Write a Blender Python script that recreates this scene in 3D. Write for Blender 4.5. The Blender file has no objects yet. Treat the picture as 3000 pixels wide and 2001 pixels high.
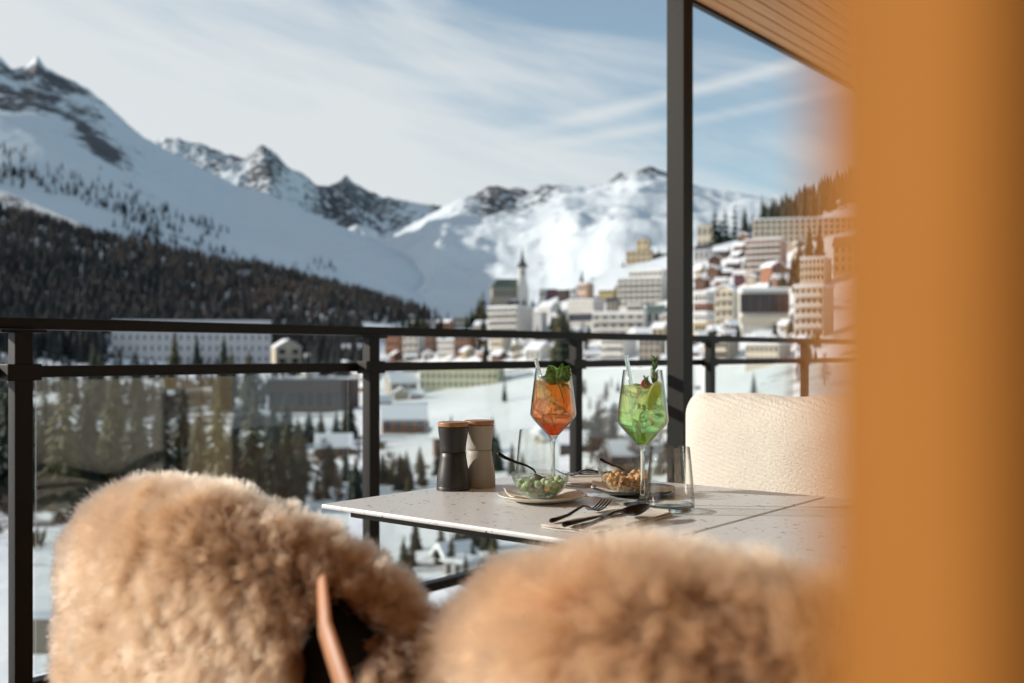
import bpy, math, random
import numpy as np
from mathutils import Vector, Matrix, noise as mnoise

R = math.radians
random.seed(7)
S = bpy.context.scene
COL = S.collection
CAMZ = 1.025                       # eye height above the terrace floor
F = 3000.0                         # focal length in photo pixels (36 mm on 36 mm)
HOR = 1034.0                       # photo row of the horizon

# ------------------------------------------------------------------ camera
cd = bpy.data.cameras.new('camera')
cam = bpy.data.objects.new('camera', cd); COL.objects.link(cam)
cam.location = (0, 0, CAMZ); cam.rotation_euler = (R(90), 0, 0)
cd.sensor_width = 36; cd.lens = 36; cd.shift_y = 33.5 / 3000
cd.clip_start = 0.01; cd.clip_end = 40000
cd.dof.use_dof = True; cd.dof.focus_distance = 2.02; cd.dof.aperture_fstop = 3.6
S.camera = cam

# ------------------------------------------------------------------ sun, sky, exposure
SUN_EL, SUN_AZ = R(18.5), R(-85)     # azimuth from +Y towards +X
sd = Vector((math.sin(SUN_AZ) * math.cos(SUN_EL), math.cos(SUN_AZ) * math.cos(SUN_EL), math.sin(SUN_EL)))
sl = bpy.data.lights.new('sun', 'SUN'); sun = bpy.data.objects.new('sun', sl); COL.objects.link(sun)
sl.energy = 4.6; sl.angle = R(0.5); sl.color = (1.0, 0.925, 0.82)
sun.rotation_euler = (-sd).to_track_quat('-Z', 'Y').to_euler(); sun.location = (-20, 0, 20)

W = bpy.data.worlds.new('World'); S.world = W; W.use_nodes = True
nt = W.node_tree; nt.nodes.clear()
def N(t, **kw):
    n = nt.nodes.new(t)
    for k, v in kw.items(): setattr(n, k, v)
    return n
def M2(op, a, b=None, c=None):
    n = nt.nodes.new('ShaderNodeMath'); n.operation = op
    for i, v in enumerate((a, b, c)):
        if v is None: continue
        if hasattr(v, 'links'): nt.links.new(v, n.inputs[i])
        else: n.inputs[i].default_value = v
    return n.outputs[0]
sky = N('ShaderNodeTexSky'); sky.sky_type = 'NISHITA'; sky.sun_disc = False
sky.sun_elevation = SUN_EL; sky.sun_rotation = SUN_AZ; sky.altitude = 1800; sky.air_density = 1.0; sky.dust_density = 0.6; sky.ozone_density = 1.6
bg = N('ShaderNodeBackground'); bg.inputs['Strength'].default_value = 0.13
wo = N('ShaderNodeOutputWorld'); nt.links.new(bg.outputs[0], wo.inputs[0])
tc = N('ShaderNodeTexCoord'); sx = N('ShaderNodeSeparateXYZ'); nt.links.new(tc.outputs['Generated'], sx.inputs[0])
az = M2('ARCTAN2', sx.outputs[0], sx.outputs[1]); el = M2('ARCSINE', sx.outputs[2])
def skynoise(ka, slope, ke, det, rough, off):
    c = N('ShaderNodeCombineXYZ')
    nt.links.new(M2('MULTIPLY', az, ka), c.inputs[0])
    e2 = M2('ADD', el, M2('MULTIPLY', az, slope))
    nt.links.new(M2('MULTIPLY', e2, ke), c.inputs[1]); c.inputs[2].default_value = off
    n = N('ShaderNodeTexNoise'); n.inputs['Scale'].default_value = 1; n.inputs['Detail'].default_value = det; n.inputs['Roughness'].default_value = rough
    n.inputs['Distortion'].default_value = 0.4
    nt.links.new(c.outputs[0], n.inputs['Vector']); return M2('SUBTRACT', n.outputs['Fac'], 0.5)
q = M2('ADD', el, M2('MULTIPLY', az, 0.36))
q = M2('SUBTRACT', q, M2('MULTIPLY', skynoise(3.2, 0.26, 16, 5, 0.55, 3.1), 0.34))
q = M2('SUBTRACT', q, M2('MULTIPLY', skynoise(7, 0.22, 46, 5, 0.6, 7.7), 0.10))
# thin straight vapour streaks low on the right
def streak(e0, sl, w, a):
    d = M2('ABSOLUTE', M2('SUBTRACT', M2('SUBTRACT', el, e0), M2('MULTIPLY', az, sl)))
    f = M2('MAXIMUM', M2('SUBTRACT', 1.0, M2('DIVIDE', d, w)), 0.0)
    g = M2('MINIMUM', M2('MAXIMUM', M2('MULTIPLY', M2('ADD', az, 0.02), 8.0), 0.0), 1.0)
    return M2('MULTIPLY', M2('MULTIPLY', f, g), a)
q = M2('SUBTRACT', q, streak(0.212, 0.20, 0.010, 0.09))
q = M2('SUBTRACT', q, streak(0.196, 0.14, 0.008, 0.06))
mr = N('ShaderNodeMapRange'); mr.interpolation_type = 'SMOOTHSTEP'
nt.links.new(q, mr.inputs[0]); mr.inputs[1].default_value = 0.145; mr.inputs[2].default_value = 0.365
mr.inputs[3].default_value = 0.97; mr.inputs[4].default_value = 0.22
mx = N('ShaderNodeMix', data_type='RGBA'); nt.links.new(mr.outputs[0], mx.inputs[0])
tint = N('ShaderNodeMix', data_type='RGBA', blend_type='MULTIPLY'); tint.inputs[0].default_value = 1.0
nt.links.new(sky.outputs[0], tint.inputs[6]); tint.inputs[7].default_value = (0.82, 1.0, 0.92, 1)
nt.links.new(tint.outputs[2], mx.inputs[6])
mx.inputs[7].default_value = (4.75, 5.0, 5.1, 1)
nt.links.new(mx.outputs[2], bg.inputs['Color'])

S.view_settings.view_transform = 'Standard'; S.view_settings.look = 'None'
S.view_settings.exposure = 0.25; S.view_settings.gamma = 1.0
S.render.engine = 'CYCLES'
cy = S.cycles
cy.use_denoising = True; cy.use_adaptive_sampling = True; cy.adaptive_threshold = 0.015
cy.max_bounces = 14; cy.diffuse_bounces = 4; cy.glossy_bounces = 6; cy.transmission_bounces = 14; cy.transparent_max_bounces = 24
cy.sample_clamp_indirect = 6.0; cy.blur_glossy = 0.5
try: S.cycles_curves.shape = 'RIBBONS'; S.cycles_curves.subdivisions = 2
except Exception: pass

# ------------------------------------------------------------------ helpers
def at(px, py, Y):
    return Vector(((px - 1500) / F * Y, Y, CAMZ - (py - HOR) / F * Y))

def vnoise(p, seed=0):
    """smooth value noise in -1..1 for an (n,3) array"""
    p = np.asarray(p, float); i = np.floor(p).astype(np.int64); f = p - i; f = f * f * (3 - 2 * f)
    def h(a, b, c):
        n = (a * 374761393 + b * 668265263 + c * 2147483647 + seed * 1274126177) & 0xffffffff
        n = ((n ^ (n >> 13)) * 1274126177) & 0xffffffff
        return ((n ^ (n >> 16)) & 0xffff) / 32767.5 - 1
    x, y, z = i[:, 0], i[:, 1], i[:, 2]; u, v, w = f[:, 0], f[:, 1], f[:, 2]
    r = 0
    for dx in (0, 1):
        for dy in (0, 1):
            for dz in (0, 1):
                r = r + h(x + dx, y + dy, z + dz) * np.where(dx, u, 1 - u) * np.where(dy, v, 1 - v) * np.where(dz, w, 1 - w)
    return r
def fbm(p, o=5, seed=0, g=0.5, ridged=False):
    p = np.asarray(p, float); a = 1.0; t = 0; n = 0
    for k in range(o):
        v = vnoise(p, seed + k * 17)
        if ridged: v = 1 - 2 * np.abs(v)
        t = t + a * v; n += a; a *= g; p = p * 2.03 + 5.7
    return t / n

class MB:
    def __init__(s): s.v = []; s.f = []
    def add(s, vs, fs):
        o = len(s.v); s.v += [tuple(v) for v in vs]; s.f += [tuple(i + o for i in f) for f in fs]; return s
    def box(s, x0, x1, y0, y1, z0, z1, m=None):
        vs = [Vector(c) for c in ((x0, y0, z0), (x1, y0, z0), (x1, y1, z0), (x0, y1, z0), (x0, y0, z1), (x1, y0, z1), (x1, y1, z1), (x0, y1, z1))]
        if m is not None: vs = [m @ v for v in vs]
        return s.add(vs, [(0, 3, 2, 1), (4, 5, 6, 7), (0, 1, 5, 4), (1, 2, 6, 5), (2, 3, 7, 6), (3, 0, 4, 7)])
    def prism(s, pts, y0, y1, m=None):
        """polygon in x,z extruded along y"""
        n = len(pts); vs = [Vector((p[0], y0, p[1])) for p in pts] + [Vector((p[0], y1, p[1])) for p in pts]
        if m is not None: vs = [m @ v for v in vs]
        return s.add(vs, [tuple(range(n)), tuple(range(2 * n - 1, n - 1, -1))] + [(i + n, (i + 1) % n + n, (i + 1) % n, i) for i in range(n)])
    def lathe(s, prof, n=48, cap0=False, cap1=False, loc=(0, 0, 0), wob=None):
        vs = []; fs = []
        for j, (r, z) in enumerate(prof):
            for k in range(n):
                a = 2 * math.pi * k / n; rr = r * (1 + (wob(a, z) if wob else 0))
                vs.append((loc[0] + rr * math.cos(a), loc[1] + rr * math.sin(a), loc[2] + z))
        for j in range(len(prof) - 1):
            for k in range(n):
                k2 = (k + 1) % n
                fs.append((j * n + k, j * n + k2, (j + 1) * n + k2, (j + 1) * n + k))
        if cap0: fs.append(tuple(range(n - 1, -1, -1)))
        if cap1: fs.append(tuple((len(prof) - 1) * n + k for k in range(n)))
        return s.add(vs, fs)
    def tube(s, pts, rad, n=10, flat=None, up=(0, 0, 1), caps=True):
        """swept tube; rad number or list; flat = list of (half width, half thickness)"""
        pts = [Vector(p) for p in pts]; vs = []; fs = []
        for i, p in enumerate(pts):
            t = (pts[min(i + 1, len(pts) - 1)] - pts[max(i - 1, 0)]).normalized()
            side = t.cross(Vector(up))
            if side.length < 1e-4: side = t.cross(Vector((0, 1, 0.01)))
            side.normalize(); u = side.cross(t).normalized()
            if flat: a, b = flat[i]
            else:
                a = b = rad[i] if isinstance(rad, (list, tuple)) else rad
            for k in range(n):
                th = 2 * math.pi * k / n
                vs.append(p + side * a * math.cos(th) + u * b * math.sin(th))
        for i in range(len(pts) - 1):
            for k in range(n):
                k2 = (k + 1) % n; fs.append((i * n + k, i * n + k2, (i + 1) * n + k2, (i + 1) * n + k))
        if caps: fs += [tuple(range(n - 1, -1, -1)), tuple((len(pts) - 1) * n + k for k in range(n))]
        return s.add(vs, fs)
    def mesh(s, name, mat=None, smooth=False, auto=None):
        me = bpy.data.meshes.new(name); me.from_pydata(s.v, [], s.f); me.update()
        if mat: me.materials.append(mat)
        if smooth:
            me.polygons.foreach_set('use_smooth', [True] * len(me.polygons))
            if auto is not None:
                try: me.set_sharp_from_angle(angle=R(auto))
                except Exception: pass
        return me
    def build(s, name, mat, parent=None, smooth=False, bevel=0, seg=2, loc=None, auto=40):
        return obj(name, s.mesh(name, mat, smooth, auto), parent, bevel, seg, loc)

def obj(name, me, parent=None, bevel=0, seg=2, loc=None):
    o = bpy.data.objects.new(name, me); COL.objects.link(o)
    if parent: o.parent = parent
    if loc is not None: o.location = loc
    if bevel:
        b = o.modifiers.new('edge', 'BEVEL'); b.width = bevel; b.segments = seg; b.limit_method = 'ANGLE'; b.angle_limit = R(35)
    return o
def tag(o, label=None, cat=None, group=None, kind=None):
    if label: o['label'] = label
    if cat: o['category'] = cat
    if group: o['group'] = group
    if kind: o['kind'] = kind
    return o
def thing(name, label, cat, loc=(0, 0, 0), rz=0, group=None):
    o = bpy.data.objects.new(name, None); COL.objects.link(o); o.location = loc; o.rotation_euler = (0, 0, rz)
    o.empty_display_size = 0.1
    return tag(o, label, cat, group)
def dup(root, loc, rz=0, label=None, group=None, scale=None):
    r = root.copy(); COL.objects.link(r); r.location = loc; r.rotation_euler = (0, 0, rz)
    if label: r['label'] = label
    if group: r['group'] = group
    if scale: r.scale = scale
    for ch in list(root.children):
        c = ch.copy(); COL.objects.link(c); c.parent = r
        for g in ch.children:
            d = g.copy(); COL.objects.link(d); d.parent = c
    return r
def grid_mesh(name, P, mat, smooth=True, attr=None):
    """P (rows, cols, 3)"""
    a, b, _ = P.shape; me = bpy.data.meshes.new(name)
    idx = np.arange(a * b).reshape(a, b)
    f = np.stack([idx[:-1, :-1], idx[:-1, 1:], idx[1:, 1:], idx[1:, :-1]], -1).reshape(-1, 4)
    me.from_pydata(P.reshape(-1, 3).tolist(), [], f.tolist()); me.update()
    me.materials.append(mat)
    if smooth: me.polygons.foreach_set('use_smooth', [True] * len(me.polygons))
    for k, v in (attr or {}).items():
        at_ = me.attributes.new(k, 'FLOAT', 'POINT'); at_.data.foreach_set('value', np.asarray(v, np.float32).reshape(-1))
    return me

# ------------------------------------------------------------------ materials
def mat(name, col, rough=0.5, metal=0.0, var=0.0, scale=20, bump=0.0, bscale=200, spec=0.5, coat=0.0, stretch=None, emis=None, sheen=0.0):
    m = bpy.data.materials.new(name); m.use_nodes = True; t = m.node_tree; b = t.nodes['Principled BSDF']
    b.inputs['Base Color'].default_value = (*col, 1); b.inputs['Roughness'].default_value = rough; b.inputs['Metallic'].default_value = metal
    b.inputs['Specular IOR Level'].default_value = spec; b.inputs['Coat Weight'].default_value = coat
    if sheen: b.inputs['Sheen Weight'].default_value = sheen
    if var or bump:
        c = t.nodes.new('ShaderNodeTexCoord'); mp = t.nodes.new('ShaderNodeMapping'); t.links.new(c.outputs['Object'], mp.inputs[0])
        if stretch: mp.inputs['Scale'].default_value = stretch
    if var:
        n = t.nodes.new('ShaderNodeTexNoise'); n.inputs['Scale'].default_value = scale; n.inputs['Detail'].default_value = 5; n.inputs['Roughness'].default_value = 0.6
        t.links.new(mp.outputs[0], n.inputs['Vector'])
        r = t.nodes.new('ShaderNodeValToRGB'); r.color_ramp.elements[0].position = 0.3; r.color_ramp.elements[1].position = 0.72
        r.color_ramp.elements[0].color = (*[max(0, x * (1 - var)) for x in col], 1); r.color_ramp.elements[1].color = (*[min(1, x * (1 + var)) for x in col], 1)
        t.links.new(n.outputs['Fac'], r.inputs[0]); t.links.new(r.outputs[0], b.inputs['Base Color'])
    if bump:
        n = t.nodes.new('ShaderNodeTexNoise'); n.inputs['Scale'].default_value = bscale; n.inputs['Detail'].default_value = 4
        t.links.new(mp.outputs[0], n.inputs['Vector'])
        bp = t.nodes.new('ShaderNodeBump'); bp.inputs['Strength'].default_value = bump; bp.inputs['Distance'].default_value = 0.01
        t.links.new(n.outputs['Fac'], bp.inputs['Height']); t.links.new(bp.outputs[0], b.inputs['Normal'])
    return m
def wood(name, c0, c1, scale=(40, 1.5, 40), rough=0.5):
    m = bpy.data.materials.new(name); m.use_nodes = True; t = m.node_tree; b = t.nodes['Principled BSDF']
    c = t.nodes.new('ShaderNodeTexCoord'); mp = t.nodes.new('ShaderNodeMapping'); mp.inputs['Scale'].default_value = scale
    t.links.new(c.outputs['Object'], mp.inputs[0])
    n = t.nodes.new('ShaderNodeTexNoise'); n.inputs['Scale'].default_value = 1; n.inputs['Detail'].default_value = 6; n.inputs['Roughness'].default_value = 0.65; n.inputs['Distortion'].default_value = 0.6
    t.links.new(mp.outputs[0], n.inputs['Vector'])
    r = t.nodes.new('ShaderNodeValToRGB'); r.color_ramp.elements[0].position = 0.32; r.color_ramp.elements[1].position = 0.68
    r.color_ramp.elements[0].color = (*c0, 1); r.color_ramp.elements[1].color = (*c1, 1)
    t.links.new(n.outputs['Fac'], r.inputs[0]); t.links.new(r.outputs[0], b.inputs['Base Color']); b.inputs['Roughness'].default_value = rough
    bp = t.nodes.new('ShaderNodeBump'); bp.inputs['Strength'].default_value = 0.12; bp.inputs['Distance'].default_value = 0.003
    t.links.new(n.outputs['Fac'], bp.inputs['Height']); t.links.new(bp.outputs[0], b.inputs['Normal'])
    return m
def thin_glass(name, tint=(0.97, 0.985, 0.98), edge=(0.55, 0.62, 0.60), ior=1.45, bump=0.0, bs=60, gloss=1.0):
    """thin clear glass: light goes straight through, grazing edges reflect more and a darker tint there imitates refraction"""
    m = bpy.data.materials.new(name); m.use_nodes = True; t = m.node_tree; t.nodes.clear()
    o = t.nodes.new('ShaderNodeOutputMaterial'); tr = t.nodes.new('ShaderNodeBsdfTransparent'); gl = t.nodes.new('ShaderNodeBsdfGlossy')
    gl.inputs['Roughness'].default_value = 0.02; gl.inputs['Color'].default_value = (gloss, gloss, gloss, 1)
    # Schlick reflection from the facing ratio, the same from both sides of the pane
    f0 = ((ior - 1) / (ior + 1)) ** 2; l2 = t.nodes.new('ShaderNodeLayerWeight'); l2.inputs['Blend'].default_value = 0.5
    pw = t.nodes.new('ShaderNodeMath'); pw.operation = 'POWER'; pw.inputs[1].default_value = 5.0; t.links.new(l2.outputs['Facing'], pw.inputs[0])
    fr = t.nodes.new('ShaderNodeMath'); fr.operation = 'MULTIPLY_ADD'; fr.inputs[1].default_value = 1 - f0; fr.inputs[2].default_value = f0; t.links.new(pw.outputs[0], fr.inputs[0])
    lw = t.nodes.new('ShaderNodeLayerWeight'); lw.inputs['Blend'].default_value = 0.25
    r = t.nodes.new('ShaderNodeValToRGB'); r.color_ramp.elements[0].position = 0.25; r.color_ramp.elements[1].position = 0.72
    r.color_ramp.elements[0].color = (*tint, 1); r.color_ramp.elements[1].color = (*edge, 1)  # edge colour painted darker in place of refracted outlines
    t.links.new(lw.outputs['Facing'], r.inputs[0]); t.links.new(r.outputs[0], tr.inputs[0])
    if bump:
        c = t.nodes.new('ShaderNodeTexCoord'); n = t.nodes.new('ShaderNodeTexVoronoi'); n.inputs['Scale'].default_value = bs
        t.links.new(c.outputs['Object'], n.inputs['Vector'])
        bp = t.nodes.new('ShaderNodeBump'); bp.inputs['Strength'].default_value = bump; bp.inputs['Distance'].default_value = 0.004
        t.links.new(n.outputs['Distance'], bp.inputs['Height'])
        for x in (l2, lw, gl): t.links.new(bp.outputs[0], x.inputs['Normal'])
    mx = t.nodes.new('ShaderNodeMixShader'); t.links.new(fr.outputs[0], mx.inputs[0]); t.links.new(tr.outputs[0], mx.inputs[1]); t.links.new(gl.outputs[0], mx.inputs[2])
    t.links.new(mx.outputs[0], o.inputs[0]); return m
def glass(name, col=(1, 1, 1), ior=1.45, rough=0.0, ramp=None, bump=0.0, bs=80, clear=0.0, milky=0.0):
    """solid glass / liquid; ramp = [(z, colour)...] layered along object Z; clear = share of light passing straight"""
    m = bpy.data.materials.new(name); m.use_nodes = True; t = m.node_tree; t.nodes.clear()
    o = t.nodes.new('ShaderNodeOutputMaterial'); g = t.nodes.new('ShaderNodeBsdfGlass'); g.inputs['IOR'].default_value = ior; g.inputs['Roughness'].default_value = rough
    g.inputs['Color'].default_value = (*col, 1); c = t.nodes.new('ShaderNodeTexCoord'); csock = None
    if ramp:
        s = t.nodes.new('ShaderNodeSeparateXYZ'); t.links.new(c.outputs['Object'], s.inputs[0])
        mr = t.nodes.new('ShaderNodeMapRange'); mr.inputs[1].default_value = ramp[0][0]; mr.inputs[2].default_value = ramp[-1][0]
        t.links.new(s.outputs[2], mr.inputs[0]); r = t.nodes.new('ShaderNodeValToRGB')
        z0, z1 = ramp[0][0], ramp[-1][0]
        for i, (z, k) in enumerate(ramp):
            p = (z - z0) / (z1 - z0)
            e = r.color_ramp.elements[0] if i == 0 else (r.color_ramp.elements[1] if i == len(ramp) - 1 else r.color_ramp.elements.new(p))
            e.position = p; e.color = (*k, 1)
        t.links.new(mr.outputs[0], r.inputs[0]); csock = r.outputs[0]; t.links.new(csock, g.inputs['Color'])
    if bump:
        n = t.nodes.new('ShaderNodeTexNoise'); n.inputs['Scale'].default_value = bs; n.inputs['Detail'].default_value = 3
        t.links.new(c.outputs['Object'], n.inputs['Vector'])
        bp = t.nodes.new('ShaderNodeBump'); bp.inputs['Strength'].default_value = bump; bp.inputs['Distance'].default_value = 0.004
        t.links.new(n.outputs['Fac'], bp.inputs['Height']); t.links.new(bp.outputs[0], g.inputs['Normal'])
    out = g.outputs[0]
    for w, kind in ((clear, 'ShaderNodeBsdfTransparent'), (milky, 'ShaderNodeBsdfTranslucent')):
        if not w: continue
        tr = t.nodes.new(kind); tr.inputs['Color'].default_value = (*col, 1)
        if csock: t.links.new(csock, tr.inputs['Color'])
        mx = t.nodes.new('ShaderNodeMixShader'); mx.inputs[0].default_value = w
        t.links.new(out, mx.inputs[1]); t.links.new(tr.outputs[0], mx.inputs[2]); out = mx.outputs[0]
    t.links.new(out, o.inputs[0]); return m
# ================================================================== TERRAIN
def snow_rock(name, rock=(0.055, 0.05, 0.055), scale=0.02, det=8, use_attr=True, thr=0.5, snow=(0.80, 0.82, 0.85), r0=0.66, r1=0.80, bd=1.5):
    m = bpy.data.materials.new(name); m.use_nodes = True; t = m.node_tree; b = t.nodes['Principled BSDF']
    b.inputs['Roughness'].default_value = 0.75; b.inputs['Specular IOR Level'].default_value = 0.2
    c = t.nodes.new('ShaderNodeTexCoord'); n = t.nodes.new('ShaderNodeTexNoise'); n.inputs['Scale'].default_value = scale
    n.inputs['Detail'].default_value = det; n.inputs['Roughness'].default_value = 0.68; t.links.new(c.outputs['Object'], n.inputs['Vector'])
    a = t.nodes.new('ShaderNodeAttribute'); a.attribute_name = 'rock'
    s = t.nodes.new('ShaderNodeMath'); s.operation = 'ADD'; t.links.new(n.outputs['Fac'], s.inputs[0]); t.links.new(a.outputs['Fac'], s.inputs[1])
    r = t.nodes.new('ShaderNodeValToRGB'); r.color_ramp.elements[0].position = r0; r.color_ramp.elements[1].position = r1
    r.color_ramp.elements[0].color = (*snow, 1); r.color_ramp.elements[1].color = (*rock, 1)
    t.links.new(s.outputs[0], r.inputs[0]); t.links.new(r.outputs[0], b.inputs['Base Color'])
    bp = t.nodes.new('ShaderNodeBump'); bp.inputs['Strength'].default_value = 0.5; bp.inputs['Distance'].default_value = bd
    t.links.new(n.outputs['Fac'], bp.inputs['Height']); t.links.new(bp.outputs[0], b.inputs['Normal'])
    return m

tY = np.log(np.array([4, 40, 80, 150, 250, 400, 550, 700, 850, 1100, 1400, 1800, 2300.]))
tP = np.array([-2500, -800, 0, 250, 500, 800, 1000, 1150, 1310, 1500, 1700, 1950, 2100, 2250, 2480, 3000, 4500.])
tZ = np.array([
 [-13]*17, [-16]*17,
 [-20,-20,-20,-20,-20,-20,-20,-20,-20,-20,-19,-18,-17,-16,-14,-10,-4],
 [-22,-22,-23,-23,-23,-23,-23,-23,-22,-22,-21,-18,-15,-12,-9,-2,5],
 [-20,-22,-24,-24,-24,-24,-24,-24,-23,-22,-19,-13,-8,-4,2,10,20],
 [-5,-14,-20,-22,-23,-24,-24,-23,-22,-18,-12,0,8,14,24,40,50],
 [20,5,-10,-14,-17,-20,-21,-19,-14,-4,8,22,32,42,58,80,90],
 [60,35,8,0,-6,-14,-17,-12,6,28,38,48,60,72,95,120,130],
 [100,70,30,16,8,-6,-12,-8,2,30,46,62,84,104,134,170,180],
 [170,130,80,60,42,20,12,8,0,10,25,50,80,110,150,200,210],
 [260,200,150,120,100,66,84,70,46,10,0,20,40,70,110,160,170],
 [370,300,268,222,188,161,112,60,10,-20,-20,0,10,30,60,90,100],
 [250,200,170,130,100,60,20,0,-30,-40,-40,-30,-20,-10,10,30,40]], float)
gP = np.arange(-2500, 4501, 40.0); gY = np.linspace(np.log(4), np.log(2300), 150)
tmp = np.array([np.interp(gP, tP, r) for r in tZ]); G = np.array([np.interp(gY, tY, tmp[:, j]) for j in range(len(gP))]).T
def blur(A, n):
    for _ in range(n):
        B = np.pad(A, 1, mode='edge'); A = (B[:-2, 1:-1] + B[2:, 1:-1] + B[1:-1, :-2] + B[1:-1, 2:] + 4 * A) / 8
    return A
G = blur(G, 10)
YY = np.exp(gY)[:, None] * np.ones_like(gP)[None]; XX = (gP[None] - 1500) / F * YY
wp = np.stack([XX / 60, YY / 60, np.zeros_like(XX)], -1).reshape(-1, 3)
und = fbm(wp, 5, 5).reshape(G.shape) * np.clip(YY / 45, 0.2, 7) * 0.8 + fbm(np.stack([XX / 17, YY / 17, XX * 0 + 3], -1).reshape(-1, 3), 3, 15).reshape(XX.shape) * 1.3 * np.clip((YY - 100) / 60, 0, 1)
G = G + und
def gz(px, Y):
    """terrain height in scene z at photo column px and distance Y"""
    i = np.clip((np.log(Y) - gY[0]) / (gY[1] - gY[0]), 0, len(gY) - 1.001); j = np.clip((px - gP[0]) / 40.0, 0, len(gP) - 1.001)
    a, b = int(i), int(j); u, v = i - a, j - b
    return CAMZ + (G[a, b] * (1 - u) * (1 - v) + G[a + 1, b] * u * (1 - v) + G[a, b + 1] * (1 - u) * v + G[a + 1, b + 1] * u * v)
def find_Y(px, py, lo=45, hi=1900):
    """first distance at which the ground meets photo row py in column px"""
    for Y in np.exp(np.linspace(math.log(lo), math.log(hi), 260)):
        if HOR - F * (gz(px, Y) - CAMZ) / Y <= py: return float(Y)
    return hi
P3 = np.stack([XX, YY, G + CAMZ], -1)
sp = np.stack([XX / 24, YY / 24, XX * 0], -1).reshape(-1, 3)
rk = np.clip(fbm(sp, 4, 11), -1, 1).reshape(XX.shape) * 0.30 - 0.02 - 0.1 * (YY > 900)
PXg = np.broadcast_to(gP[None], XX.shape)
rk = rk + 0.30 * (np.clip((1330 - PXg) / 60, 0, 1) * np.clip((YY - 640) / 80, 0, 1) * np.clip((1900 - YY) / 100, 0, 1)) + (0.22 + 0.5 * fbm(np.stack([XX / 9, YY / 14, XX * 0 + 9], -1).reshape(-1, 3), 3, 33).reshape(XX.shape)) * (np.clip((880 - PXg) / 120, 0, 1) * np.clip((YY - 95) / 40, 0, 1) * np.clip((620 - YY) / 60, 0, 1))
m_ground = snow_rock('valley_snow', rock=(0.055, 0.045, 0.036), scale=0.12, snow=(0.80, 0.82, 0.84))
vil = np.clip((PXg - 1120) / 60, 0, 1) * np.clip((YY - 430) / 50, 0, 1) * np.clip((840 - YY) / 60, 0, 1)
hill = np.clip((PXg - 2000) / 60, 0, 1) * np.clip((YY - 180) / 60, 0, 1) * np.clip((900 - YY) / 60, 0, 1)
rk = rk + np.maximum(vil, hill) * (0.10 + 0.22 * fbm(np.stack([XX / 16, YY / 16, XX * 0], -1).reshape(-1, 3), 3, 71).reshape(XX.shape))
terr = obj('valley_terrain', grid_mesh('valley_terrain', P3, m_ground, attr={'rock': rk})); tag(terr, kind='structure')
b = MB(); n = 64
b.add([(0, 0, -50)] + [(9000 * math.cos(2 * math.pi * k / n), 9000 * math.sin(2 * math.pi * k / n), -50) for k in range(n)], [(0, 1 + k, 1 + (k + 1) % n) for k in range(n)])
gr = b.build('ground', mat('far_snow', (0.78, 0.80, 0.83), 0.8, var=0.08, scale=0.01)); tag(gr, kind='structure')

# ---- mountains: sheets with a foot, a ridge taken from the skyline and a far side
MT = {}
def mountain(name, ridge, Yr, Yf, zf, amp, nscale, rockf, seed, spurs=(), pexp=1.25, nu=300, nv=110, jag=6, matname=None, tilt=0):
    rp = np.array(ridge, float) * 1.276
    us = np.linspace(rp[0, 0], rp[-1, 0], nu); rpy = np.interp(us, rp[:, 0], rp[:, 1])
    vs = np.concatenate([np.linspace(0, 1, nv) ** 0.9, 1 + np.linspace(0.02, 0.6, 22)])
    Yr_ = np.interp(us, *Yr) if isinstance(Yr, tuple) else np.full(nu, float(Yr))
    Yf_ = np.interp(us, *Yf) if isinstance(Yf, tuple) else np.full(nu, float(Yf))
    jit = fbm(np.stack([us / 22, us * 0, us * 0], -1), 4, seed, 0.6) * jag
    zr = (HOR - (rpy + jit)) / F * Yr_; zf_ = np.interp(us, *zf)
    U, V = np.meshgrid(us, vs)
    Yg = Yf_[None] + (Yr_ - Yf_)[None] * V
    kk = np.hanning(91); kk /= kk.sum(); zs_ = np.convolve(np.pad(zr, 45, mode='edge'), kk, 'valid')
    zrv = zs_[None] + (zr - zs_)[None] * np.clip(V, 0, 1) ** 5
    Zs = zf_[None] + (zrv - zf_[None]) * np.clip(V, 0, 1) ** pexp - np.clip(V - 1, 0, 9) * (Yr_ - Yf_)[None] * 0.5
    X = (U - 1500) / F * np.where(V > 1, Yr_[None], Yg) 
    pts = np.stack([X / nscale, Yg / nscale, X * 0], -1).reshape(-1, 3)
    ns = fbm(pts, 6, seed + 3, 0.52, True).reshape(U.shape)
    env = np.clip(V * 4, 0, 1) * np.clip((1.0 - V) * 6, 0.10, 1) * (V <= 1)
    Z = Zs + ns * amp * env
    for (p0, w, h, lean) in spurs:               # ridges running from the skyline down towards the valley
        c = (p0 + lean * (1 - V))
        d = (U - c) / w
        Z = Z + h * np.exp(-np.abs(d) ** 1.4) * np.clip(V * 1.3, 0, 1) * np.clip((1.02 - V) * 1.6, 0, 1)
    r = rockf(U, V, ns, X, Yg)
    me = grid_mesh(name, np.stack([X, Yg, Z + CAMZ], -1), MT['m'], attr={'rock': r})
    o = obj(name, me); tag(o, kind='structure')
    MT[name] = (us, Yf_, Yr_, zf_, zr, pexp); MT[name + 'G'] = (us, vs, X, Yg, Z + CAMZ)
    return o
MT['m'] = snow_rock('alpine_snow_and_rock', rock=(0.075, 0.075, 0.082), scale=0.034, det=9, snow=(0.60, 0.655, 0.70), r0=0.585, r1=0.66, bd=5.0)
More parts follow.
